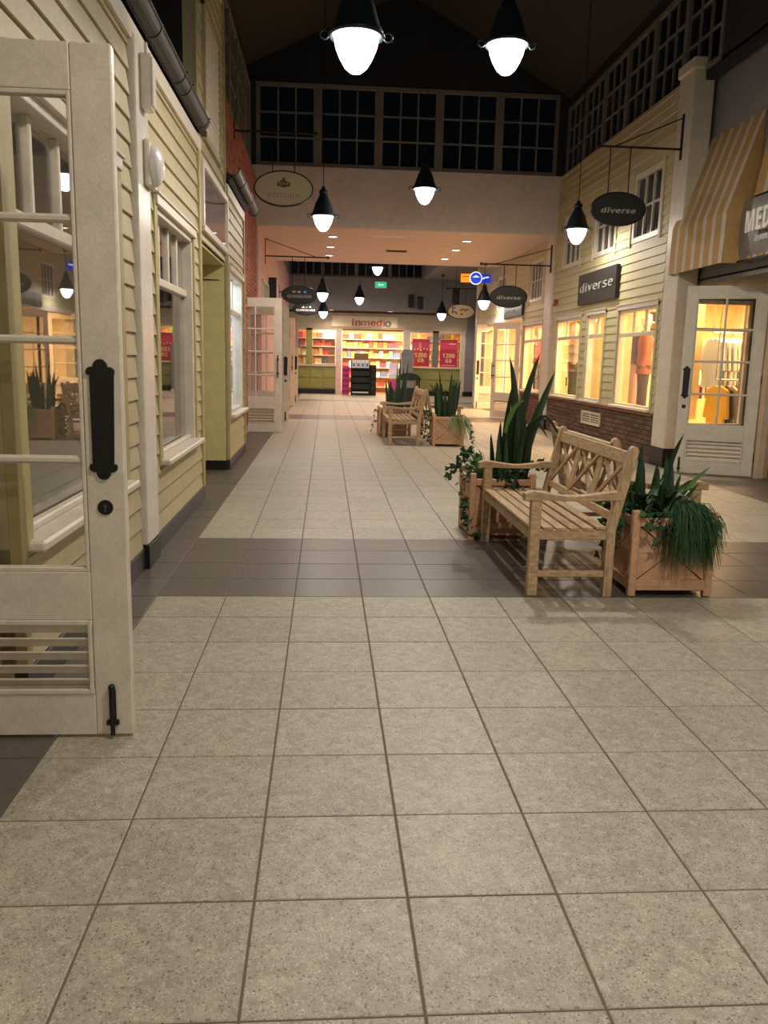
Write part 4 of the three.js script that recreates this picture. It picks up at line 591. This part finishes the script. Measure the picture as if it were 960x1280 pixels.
// ---------- striped awnings ----------
const stripeY = painted('#b8935a', .85), stripeW = painted('#c6bba8', .85);
function awning(label, z0, z1, xf, yb, yv, xw, yt, n) {
  const t = thing('awning', label, 'awning', [0, 0, 0], 0, 'striped shop awnings'), w = (z1 - z0) / n;
  const quad = (a, b, c, d, th) => { const A = [a, b, c, d].map(p => V(...p)), N = A[1].clone().sub(A[0]).cross(A[3].clone().sub(A[0])).normalize().multiplyScalar(-th), Bk = A.map(p => p.clone().add(N)), P = [], q = (i, j, k, l) => [i, j, k, i, k, l].forEach(v => P.push(v.x, v.y, v.z)); q(A[0], A[1], A[2], A[3]); q(Bk[3], Bk[2], Bk[1], Bk[0]); for (let i = 0; i < 4; i++) { const j = (i + 1) % 4; q(A[i], Bk[i], Bk[j], A[j]); } return uvBox(tris(P)); };
  const cut = [0, .64, 1]; // each repeat: a wide mustard band and a narrow pale one
  for (let i = 0; i < n; i++) for (let k = 0; k < 2; k++) { const a = z0 + (i + cut[k]) * w, b = z0 + (i + cut[k + 1]) * w, m = k ? stripeW : stripeY; part('slope_stripe', quad([xf, yv, b], [xw, yt, b], [xw, yt, a], [xf, yv, a], .006), m, t); part('valance_stripe', [quad([xf - .012, yb, b], [xf, yv, b], [xf, yv, a], [xf - .012, yb, a], .006), new THREE.CylinderGeometry((b - a) / 2, (b - a) / 2, .006, 10, 1, false, 0, Math.PI).rotateZ(Math.PI / 2).rotateX(0).scale(1, .35 / 1, 1).translate(xf - .01, yb, (a + b) / 2)], m, t); }
  for (const z of [z0, z1]) part('side_cloth', (() => { const g = extr([[xf, yb], [xf, yv], [xw, yt], [xw, yb]], .006); return uvBox(g.translate(0, 0, z - .003)); })(), stripeY, t);
  part('frame', [rod([xf + .02, yv - .02, z0], [xf + .02, yv - .02, z1], .015, 8), rod([xw, yb + .1, z0 + .02], [xf + .02, yb + .1, z0 + .02], .012, 8), rod([xw, yb + .1, z1 - .02], [xf + .02, yb + .1, z1 - .02], .012, 8)], M.iron, t);
}
awning('mustard and white striped awning beside the cream corner pilaster', -12.28, -10.62, 5.0, 2.80, 3.43, 5.39, 4.65, 6);
awning('mustard and white striped awning above the steel shop sign', -10.42, -8.5, 5.24, 3.58, 3.6, 5.39, 4.65, 6);
{ const t = thing('awning_valance', 'scalloped striped cloth edge below the steel shop sign', 'awning', [0, 0, 0]); for (let i = 0; i < 14; i++) { const z = -10.33 + i * .15; part('scallop', new THREE.CylinderGeometry(.075, .075, .012, 12, 1, false, 0, Math.PI).rotateZ(Math.PI / 2).scale(1, .8, 1).translate(5.2, 2.80, z), i % 2 ? stripeW : stripeY, t); } part('rail', [CB(.03, .03, 2.1, 5.2, 2.81, -9.6), CB(.2, .03, .03, 5.3, 2.81, -9.6)], M.iron, t); }
// ---------- small fittings on the walls ----------
{ const t = thing('bulkhead_light', 'oval off-white wall light on the glossy pilaster', 'wall light', [-1.232, 2.755, -6.1], Math.PI / 2); part('base', CB(.26, .3, .04, 0, 0, .02, .012), M.cream, t); part('diffuser', new THREE.SphereGeometry(1, 20, 14, 0, Math.PI * 2, 0, Math.PI / 2).rotateX(Math.PI / 2).scale(.12, .14, .075).translate(0, 0, .04), mat(0xd9d6d2, { roughness: .25 }), t); }
{ const t = thing('junction_box', 'white junction box high on the glossy pilaster', 'box', [-1.232, 3.25, -6.0], Math.PI / 2); part('body', CB(.13, .34, .07, 0, 0, .035, .008), M.glossWhite, t); part('lid', CB(.11, .3, .012, 0, 0, .075, .004), M.glossWhite, t); part('conduit', rod([0, .17, .03], [0, .25, .03], .012, 8), M.glossWhite, t); }
{ const t = thing('notice_frame', 'white framed glazed notice above the entrance niche', 'frame', [-1.27, 3.09, -10.0], Math.PI / 2); const w = 2.1, h = .62; part('frame', [CB(w, .07, .05, 0, h / 2, 0), CB(w, .07, .05, 0, -h / 2, 0), CB(.07, h, .05, -w / 2, 0, 0), CB(.07, h, .05, w / 2, 0, 0)], M.white, t); part('sheet', B(w - .06, h - .06, .01, 0, 0, -.012), mat(0x6b6470, { roughness: .7 }), t); part('pane', B(w - .06, h - .06, .003, 0, 0, .004), M.glass, t); }
{ const t = thing('vent_grille', 'cream slotted vent grille in the brick footing', 'vent', [5.06, .475, -15.65], -Math.PI / 2); const w = 1.1, h = .22; part('frame', [CB(w, .03, .03, 0, h / 2, 0), CB(w, .03, .03, 0, -h / 2, 0), CB(.03, h, .03, -w / 2, 0, 0), CB(.03, h, .03, w / 2, 0, 0), CB(.04, h, .03, 0, 0, 0)], M.cream, t); for (let i = 0; i < 5; i++) part('slat', CB(w - .04, .022, .015, 0, -.085 + i * .043, .0), M.cream, t); part('backing', B(w, h, .008, 0, 0, -.014), M.black, t); }
{ const t = thing('alarm_siren', 'small red-brown alarm siren beside the second pilaster', 'alarm', [5.04, 2.82, -18.55]); part('body', CB(.07, .12, .12, 0, 0, 0, .015), mat(0x8a3d2c, { roughness: .5 }), t); part('lens', new THREE.SphereGeometry(.04, 10, 8).translate(-.03, -.05, 0), mat(0xb04a34, { roughness: .3 }), t); }
// ---------- litter bin in the corridor ----------
{ const t = thing('litter_bin', 'dark square litter bin with arched top behind the farther bench', 'bin', [1.96, 0, -20]);
  part('body', CB(.52, .82, .5, 0, .42, 0, .012), M.dark, t); part('flap', [CB(.2, .14, .02, 0, .93, .24), CB(.2, .14, .02, 0, .93, -.24)], M.metal, t); part('post', [[-.24, -.23], [.24, -.23], [.24, .23], [-.24, .23]].map(([x, z]) => CB(.04, .34, .04, x, .88, z)), M.dark, t); part('hood', extr([[-.27, 1.02], [-.27, 1.08], [-.2, 1.15], [-.08, 1.19], [.08, 1.19], [.2, 1.15], [.27, 1.08], [.27, 1.02]], .5).translate(0, 0, -.25), M.dark, t); part('base', CB(.56, .04, .54, 0, .02, 0), M.black, t); }

// ---------- clothes shop interior on the right ----------
{
  const w = setting('wall_shop_interior', 'warm lit interior walls of the clothes shop');
  part('back_wall', BB(9.5, 9.6, 0, 3, -28.5, -12.5), M.shopWall, w); part('end_wall', [BB(6.6, 9.6, 0, 3, -12.62, -12.5), BB(5.3, 9.6, 0, 3, -28.5, -28.4)], M.shopWall, w);
  part('window_back', [BB(5.74, 5.78, .5, 2.6, -16.95, -15.9)], M.shopPanel, w); part('window_back', [BB(5.36, 5.78, .5, 2.6, -16.42, -16.36)], M.shopPanel, w); part('window_back', [BB(5.62, 6.2, .62, 2.9, -13.66, -13.6)], M.shopPanel, w);
  part('display_floor', [BB(5.34, 6.3, 0, .62, -23.1, -14.2), BB(5.34, 6.9, 0, .5, -14.2, -12.64)], M.shopWall, w);
  part('partition', [BB(6.9, 9.5, 0, 2.9, -19.3, -19.2)], M.shopPanel, w);
  struct('ceiling_shop', BB(5.34, 9.6, 2.96, 3.04, -28.5, -12.5), M.shopWall);
}
M.panelGlow = mat(0xffffff, { emissive: new THREE.Color(0xffcf93), emissiveIntensity: 3 });
shopLights.forEach(([x, y, z]) => { const t = thing('ceiling_panel_light', 'glowing ceiling panel light inside the clothes shop', 'ceiling light', [x, y, z], 0, 'ceiling panels in the clothes shop'); part('panel', B(2.4, .02, 1.6, 0, 0, 0), M.panelGlow, t); part('frame', [CB(2.5, .03, .05, 0, .008, .82), CB(2.5, .03, .05, 0, .008, -.82), CB(.05, .03, 1.6, 1.23, .008, 0), CB(.05, .03, 1.6, -1.23, .008, 0)], M.white, t); });
// mannequins: one body mesh, clothes as children
function loft(rings, seg = 18) { // rings: [cx, y, cz, rx, rz]
  const P = [], at = (r, k) => { const a = k / seg * Math.PI * 2; return [r[0] + Math.cos(a) * r[3], r[1], r[2] + Math.sin(a) * r[4]]; };
  for (let i = 0; i + 1 < rings.length; i++) for (let k = 0; k < seg; k++) { const a = at(rings[i], k), b = at(rings[i], k + 1), c = at(rings[i + 1], k + 1), d = at(rings[i + 1], k); P.push(...a, ...c, ...b, ...a, ...d, ...c); }
  const f = (r, up) => { for (let k = 0; k < seg; k++) { const a = at(r, k), b = at(r, k + 1), c = [r[0], r[1], r[2]]; up ? P.push(...a, ...c, ...b) : P.push(...a, ...b, ...c); } }; f(rings[0], false); f(rings[rings.length - 1], true); return tris(P);
}
function mannequin(label, pos, turn, topM, legM, coat) {
  const t = thing('mannequin', label, 'mannequin', pos, turn), skin = mat(0xd8c6ae, { roughness: .5 });
  part('body', [loft([[0, .8, 0, .15, .1], [0, 1.0, 0, .13, .09], [0, 1.3, 0, .17, .11], [0, 1.42, 0, .16, .08], [0, 1.46, 0, .06, .055], [0, 1.58, 0, .05, .05]]), loft([[0, 1.55, 0, .04, .05], [0, 1.6, .01, .07, .085], [0, 1.7, .01, .078, .1], [0, 1.78, 0, .055, .07], [0, 1.8, 0, .01, .01]]), loft([[.09, 0, .03, .04, .09], [.09, .06, 0, .04, .05], [.09, .5, 0, .06, .06], [.08, .85, 0, .085, .09]]), loft([[-.09, 0, .03, .04, .09], [-.09, .06, 0, .04, .05], [-.09, .5, 0, .06, .06], [-.08, .85, 0, .085, .09]])], skin, t);
  const hem = coat ? .72 : .9; part('top', [loft([[0, hem, 0, .2, .14], [0, 1.05, 0, .165, .125], [0, 1.3, 0, .205, .135], [0, 1.43, 0, .185, .1], [0, 1.47, 0, .08, .075]]), ...[-1, 1].map(s => loft([[s * .3, .86, .05, .05, .055], [s * .27, 1.1, .0, .058, .062], [s * .2, 1.4, 0, .07, .075]]))], topM, t);
  part('trousers', [...[-1, 1].map(s => loft([[s * .095, .08, 0, .075, .085], [s * .09, .5, 0, .085, .09], [s * .08, .88, 0, .105, .12]])), loft([[0, .82, 0, .175, .125], [0, .98, 0, .16, .115]])], legM, t);
  part('collar', new THREE.TorusGeometry(.075, .018, 8, 18).rotateX(Math.PI / 2).translate(0, 1.475, 0), topM, t.children.find(c => c.name === 'top')); part('stand', [new THREE.CylinderGeometry(.17, .17, .012, 24).translate(0, .006, 0)], M.chrome, t); return t;
}
const cl = (c) => mat(c, { roughness: .9 });
mannequin('mannequin in a brown jacket and dark trousers in the window by the corner pilaster', [5.76, .62, -14.95], -1.9, cl('#7a4526'), cl('#2c2a2e'), true);
mannequin('mannequin in black top and faded jeans behind the brown jacket', [6.05, .62, -16.15], -1.6, cl('#232326'), cl('#8f7f7a'));
mannequin('mannequin in a grey top and black trousers in the far display window', [5.8, .62, -19.45], -1.7, cl('#7d7c80'), cl('#1d1c1f'));
mannequin('mannequin in a red top behind the window past the second pilaster', [5.78, .62, -22.75], -1.7, cl('#b8453a'), cl('#26242a'));
// garments on rails
const garmentGeo = uvBox(extr([[-.06, 0], [-.24, -.07], [-.30, -.5], [-.21, -.52], [-.2, -.3], [-.21, -.78], [.21, -.78], [.2, -.3], [.21, -.52], [.30, -.5], [.24, -.07], [.06, 0], [0, -.03]], .03, .008).translate(0, 0, -.015));
const hangGeo = tube([[-.18, -.05, 0], [0, .03, 0], [0, .06, 0], [.018, .09, 0], [0, .11, 0]], .004, 16, 5);
function rail(label, x0, z0, x1, z1, y, n, cols, glabel) {
  const t = thing('clothes_rail', label, 'clothes rail', [(x0 + x1) / 2, 0, (z0 + z1) / 2], -Math.atan2(z1 - z0, x1 - x0)), L = Math.hypot(x1 - x0, z1 - z0);
  part('rail', rod([-L / 2, y, 0], [L / 2, y, 0], .014, 8), M.chrome, t); for (const s of [-1, 1]) part('hanger_rod', rod([s * L / 2, y, 0], [s * L / 2, 2.96, 0], .01, 8), M.chrome, t);
  const ms = cols.map(c => cl(c[0])); for (let i = 0; i < n; i++) { const k = (i + .5) / n, g = thing('hanging_garment', cols[i % cols.length][1] + ' ' + glabel, 'garment', [x0 + (x1 - x0) * k, y - .1, z0 + (z1 - z0) * k], -Math.atan2(z1 - z0, x1 - x0) + Math.PI / 2 + rr(-.12, .12), glabel); part('cloth', garmentGeo, ms[i % ms.length], g); part('hanger', hangGeo, M.chrome, g); }
}
rail('clothes rail with pale striped shirts behind the side window', 6.28, -13.42, 6.86, -13.5, 2.05, 9, [['#c9d3dd', 'pale blue'], ['#8fa4bb', 'grey-blue'], ['#ddd6c8', 'ivory'], ['#a9b6c4', 'steel blue'], ['#e3ded4', 'white']], 'shirt hanging on the high rail behind the side window');
rail('low clothes rail with dark and yellow coats behind the side window', 6.2, -13.0, 6.75, -13.06, 1.3, 5, [['#d4a72e', 'yellow'], ['#232120', 'black'], ['#d5b79a', 'pale tan'], ['#2b2826', 'charcoal'], ['#c9a98c', 'beige']], 'coat on the low rail behind the side window');
rail('clothes rail deep in the shop behind the brown jacket display', 7.1, -16.2, 8.4, -17.6, 1.75, 12, [['#f0e4d4', 'cream'], ['#b24b34', 'rust red'], ['#3a3742', 'dark violet'], ['#d8c9b2', 'sand'], ['#8d5b49', 'brown']], 'garment on the rail deep behind the brown jacket');
rail('clothes rail behind the far display window', 6.75, -20.4, 7.9, -22.8, 1.75, 12, [['#d9cfd6', 'pale lilac'], ['#c4677a', 'rose'], ['#5a5f7c', 'slate blue'], ['#e5d9cc', 'cream'], ['#9c8f96', 'grey']], 'garment on the rail behind the far display window');
rail('clothes rail near the ajar far door', 6.5, -24.2, 7.6, -26.4, 1.7, 9, [['#e6d8cc', 'cream'], ['#d38f7e', 'salmon'], ['#433f4b', 'charcoal'], ['#efe8da', 'off-white']], 'garment on the rail near the ajar door');
for (let i = 0; i < 6; i++) { const t = thing('shoe_box', 'dark box on the high shelf behind the brown jacket display', 'box', [7.5 + (i % 3) * .38, 2.116 + Math.floor(i / 3) * .36, -18.95], 0, 'dark boxes on the high shelf'); part('body', CB(.26, .2, .24, 0, .1, 0), M.dark, t); part('lid', CB(.275, .05, .255, 0, .19, 0), M.dark, t); }
{ const t = thing('wall_shelf', 'two white shelf boards on the shop partition', 'shelf', [7.9, 2.1, -19.05]); part('board', CB(1.4, .03, .32, 0, 0, .1), M.white, t); part('board', CB(1.4, .03, .32, 0, .36, .1), M.white, t); part('bracket', [CB(.03, .5, .03, -.6, .14, -.1), CB(.03, .5, .03, .6, .14, -.1)], M.white, t); }

// ---------- news shop at the end ----------
{
  const Z = -35.7, w = setting('wall_far', 'cream and olive news shop front closing the corridor');
  part('fascia', CB(8.0, .72, .22, 1.95, 3.08, Z - .1, .01), painted('#c9bda0', .6), w); part('cornice', [CB(8.1, .07, .36, 1.95, 3.4, Z, .02)], M.skirt, w);
  part('pillar', CB(.24, 2.72, .2, .52, 1.36, Z - .1), M.cream, w); part('pillar', CB(.3, 2.72, .2, 3.4, 1.36, Z - .1), M.cream, w); part('pillar', CB(.26, 1.6, .18, 4.63, 1.95, Z - .1), M.barDark, w); part('pillar', CB(.2, 2.72, .2, 5.81, 1.36, Z - .1), M.cream, w); part('pillar', CB(.26, 1.6, .18, -.72, 1.95, Z - .1), M.olivePanel, w);
  part('end_wall', [BB(5.9, 6.7, 0, 3.5, Z - .2, Z)], M.greyFar, w);
  for (const [a, b] of [[-2.4, .4], [3.55, 5.71]]) {
    part('dado', BB(a, b, .2, 1.16, Z - .15, Z - .03), M.olivePanel, w); part('sill', CB(b - a, .06, .2, (a + b) / 2, 1.18, Z - .05), M.cream, w); part('window_head', CB(b - a, .1, .18, (a + b) / 2, 2.69, Z - .1), M.cream, w);
    const n = Math.round((b - a) / .62), pw = (b - a) / n; for (let i = 0; i < n; i++) for (let j = 0; j < 2; j++) part('raised_panel', CB(pw - .1, .36, .03, a + (i + .5) * pw, .42 + j * .44, Z - .02, .012), M.olivePanel, w);
    part('pane', BB(a, b, 1.2, 2.65, Z - .1, Z - .094), M.glass, w);
  }
  struct('baseboard_far', [CB(2.8, .2, .16, -1.0, .1, Z - .05), CB(2.2, .2, .16, 4.63, .1, Z - .05), CB(.9, .2, .1, 6.3, .1, Z + .01)], M.black);
  part('sign_panel', CB(2.76, .46, .04, 1.6, 3.03, Z + .03), painted('#efe2bd', .5), w);
  const red = mat(0xb23a2c, { roughness: .4 }), grey = mat(0x5d6a5c, { roughness: .4 });
  const s = thing('shop_lettering', 'raised red lettering inmedio on the news shop fascia', 'sign', [1.9, 3.0, Z + .056]); part('letters', [letters('in', .29, .05, .36).translate(-.66, 0, 0), letters('medi', .27, .05, .98, fontReg).translate(.04, 0, 0)], red, s); const o = part('letter', letters('o', .29, .05, .26).translate(.68, -.03, 0), grey, s); o.userData.label = 'dark grey-green last letter';
  struct('wall_news_interior', [BB(-2.9, 6.7, 0, 3, -40.4, -40.3), BB(-2.9, -2.8, 0, 3, -40.3, -35.7), BB(6.6, 6.7, 0, 3, -40.3, -35.7)], M.shopWall); struct('ceiling_news', BB(-2.9, 6.7, 2.96, 3.04, -40.4, -35.8), M.shopWall);
  const cp = thing('ceiling_panel_light', 'long glowing ceiling panel inside the news shop', 'ceiling light', [2, 2.93, -37.4]); part('panel', B(4.6, .02, 1.6, 0, .01, 0), mat(0xffffff, { emissive: new THREE.Color(0xfff0da), emissiveIntensity: 3 }), cp); part('frame', [CB(4.7, .03, .05, 0, .016, .82), CB(4.7, .03, .05, 0, .016, -.82)], M.white, cp);
}
const packGeos = [[.2, .26, .12], [.26, .2, .14], [.15, .3, .1], [.3, .24, .14]].map(([a, b, c]) => CB(a, b, c, 0, b / 2, 0, .006));
const packW = [.2, .26, .15, .3];
const shelfBack = mat(0xe9bd92, { roughness: .7 });
const packNames = ['orange', 'yellow', 'red', 'cream', 'tan', 'pale yellow', 'crimson', 'white', 'brown-orange', 'amber', 'slate blue', 'olive green'], packShapes = ['upright', 'wide', 'slim tall', 'large wide'], ordinals = ['lowest', 'second', 'third', 'fourth', 'fifth', 'topmost'];
const packM = ['#e8823c', '#f2c44d', '#d9584a', '#f3e3c4', '#e9a06a', '#f6d9a8', '#c94f5f', '#efefe6', '#d9894f', '#f0b75a', '#6a7fa8', '#9bb04a'].map(c => mat(c, { roughness: .5 }));
function shelfUnit(label, plabel, x0, x1, z, ys, h) {
  const t = thing('shelf_unit', label, 'shelves', [(x0 + x1) / 2, 0, z]), w = x1 - x0; part('back_panel', B(w, h, .03, 0, h / 2, -.22), shelfBack, t); for (const s of [-1, 1]) part('side_panel', CB(.03, h, .42, s * w / 2, h / 2, 0), M.sheetWhite, t); for (const y of ys) part('shelf', CB(w, .025, .42, 0, y - .013, 0), M.sheetWhite, t);
  for (const y of ys) for (let x = x0 + .04, k; x < x1 - .34; x += packW[k] + .02) { k = Math.floor(rnd() * 4); const c = Math.floor(rnd() * packM.length), row = ys.indexOf(y), p = thing('product_pack', `${packNames[c]} ${packShapes[k]} pack on the ${row === ys.length - 1 ? 'topmost' : ordinals[row]} shelf ${plabel}`, 'pack', [x + packW[k] / 2, y + .0005, z + rr(-.03, .06)], rr(-.04, .04), 'packs ' + plabel); part('carton', packGeos[k], packM[c], p); }
}
shelfUnit('tall white shelves seen through the news shop doorway', 'behind the news shop doorway', .7, 3.6, -38.4, [.25, .7, 1.12, 1.55, 1.98, 2.36], 2.75);
shelfUnit('white shelves behind the news shop window nearer the doors', 'behind the olive panelled window', -1.9, .4, -37.3, [1.25, 1.62, 2.0, 2.35], 2.75);
shelfUnit('white shelves behind the red posters', 'behind the red posters', 3.8, 6.2, -38.4, [1.12, 1.55, 1.98, 2.36], 2.75);
const poster = (k) => canvasTex(300, 460, (x, w, h) => { x.fillStyle = '#c22c4c'; x.fillRect(0, 0, w, h); x.fillStyle = '#d9486a'; x.fillRect(0, h * .12, w, h * .22); x.fillStyle = '#f3dc96'; x.textAlign = 'center'; if (k) { for (let i = 0; i < 5; i++) { x.beginPath(); x.arc(w * (.14 + .18 * i), h * (.36 + (i % 2 ? -.01 : .02) + .02 * Math.sin(i)), 15, 0, 7); x.fill(); } } else x.fillRect(w * .52, h * .13, w * .36, 20); x.font = 'bold 100px sans-serif'; x.fillText('1200', w / 2, h * .66); x.font = 'bold 84px sans-serif'; x.fillText('GB', w / 2, h * .84); if (!k) { x.fillStyle = '#e8a89a'; x.fillRect(w * .1, h * .92, w * .8, 16); } });
[[4.02, 0, 'red poster reading 1200 GB with a row of pale dots'], [5.22, 1, 'red poster reading 1200 GB with a pale bottom line']].forEach(([x, i, l]) => { const t = thing('poster', l, 'poster', [x, 1.22, -35.84]); part('board', CB(.77, 1.17, .015, 0, .585, -.009, .003), M.sheetWhite, t); const g = new THREE.PlaneGeometry(.75, 1.15).translate(0, .585, .0005); part('print', g, mat(0xffffff, { roughness: .5, map: poster(1 - i) }), t); });
{ // newspaper rack
  const t = thing('newspaper_rack', 'black tiered newspaper rack in front of the news shop doorway', 'rack', [1.42, 0, -34.9]), w = .74;
  part('frame', [CB(.04, 1.42, .4, -w / 2, .71, 0), CB(.04, 1.42, .4, w / 2, .71, 0), CB(w, .08, .42, 0, .06, 0)], M.black, t); part('back_board', B(w, 1.4, .02, 0, .7, -.19), M.black, t); for (let i = 0; i < 4; i++) part('tier', CB(w, .03, .34, 0, .28 + i * .27, .02).rotateX(0), M.black, t); for (let i = 0; i < 3; i++) part('tier_front', CB(w, .2, .02, 0, .36 + i * .27, .19), M.dark, t);
  part('header', CB(.6, .28, .02, .03, 1.58, -.15), mat(0x8c6a46, { roughness: .8 }), t); part('castor', [[-.33, .15], [.33, .15], [.33, -.15], [-.33, -.15]].map(([x, z]) => new THREE.CylinderGeometry(.025, .025, .03, 10).rotateZ(Math.PI / 2).translate(x, .025, z)), M.black, t);
  for (let i = 0; i < 4; i++) { const p = thing('newspaper', 'white printed newspaper on the top of the black rack', 'newspaper', [1.15 + i * .18, 1.125, -34.74], 0, 'newspapers on the rack'); part('sheets', CB(.165, .32, .03, 0, .16, 0, .004), M.sheetWhite, p); part('print', B(.1, .14, .002, 0, .12, .016), mat(0x6f7fa6, { roughness: .8 }), p); }
  for (let i = 0; i < 1; i++) { const p = thing('newspaper', 'flat newspaper on the bottom ledge of the black rack', 'newspaper', [1.42, .1005, -34.72]); part('sheets', CB(.66, .05, .1, 0, .025, 0, .006), M.sheetWhite, p); }
  const r = thing('display_stand', 'narrow black stand beside the newspaper rack', 'stand', [1.95, 0, -34.95]); part('body', CB(.26, 1.25, .3, 0, .63, 0, .01), M.dark, r); for (let i = 0; i < 4; i++) part('pocket', CB(.2, .2, .04, 0, .25 + i * .28, .16), M.black, r);
}
const pink = mat(0xd63a86, { roughness: .5 });
{ const t = thing('display_stand', 'slim pink cardboard stand by the news shop pillar', 'stand', [.82, 0, -35.3]); part('body', CB(.3, 1.2, .25, 0, .6, 0), pink, t); for (let i = 0; i < 5; i++) part('pocket', CB(.26, .1, .03, 0, .15 + i * .22, .135), mat(0x8f2a5c, { roughness: .6 }), t); }
{ const t = thing('display_stand', 'low pink cardboard box stand at the doorway edge', 'stand', [2.85, 0, -35.4]); part('body', CB(.42, .62, .3, 0, .31, 0), pink, t); part('tray', CB(.44, .2, .32, 0, .8, 0), M.sheetWhite, t); part('card', CB(.4, .5, .02, 0, 1.1, -.12), mat(0xe7d5e6, { roughness: .6 }), t); }
{ const t = thing('display_pillar', 'white gabled display pillar beside the red posters', 'pillar', [3.38, 0, -35.25]); part('body', CB(.5, 1.75, .3, 0, .88, 0), M.greyFar, t); part('gable', extr([[-.27, 1.75], [.27, 1.75], [.16, 1.92], [-.16, 1.92]], .32).translate(0, 0, -.16), M.greyFar, t); part('base', CB(.54, .1, .34, 0, .05, 0), M.sheetWhite, t); }
renderer.render(scene, camera);
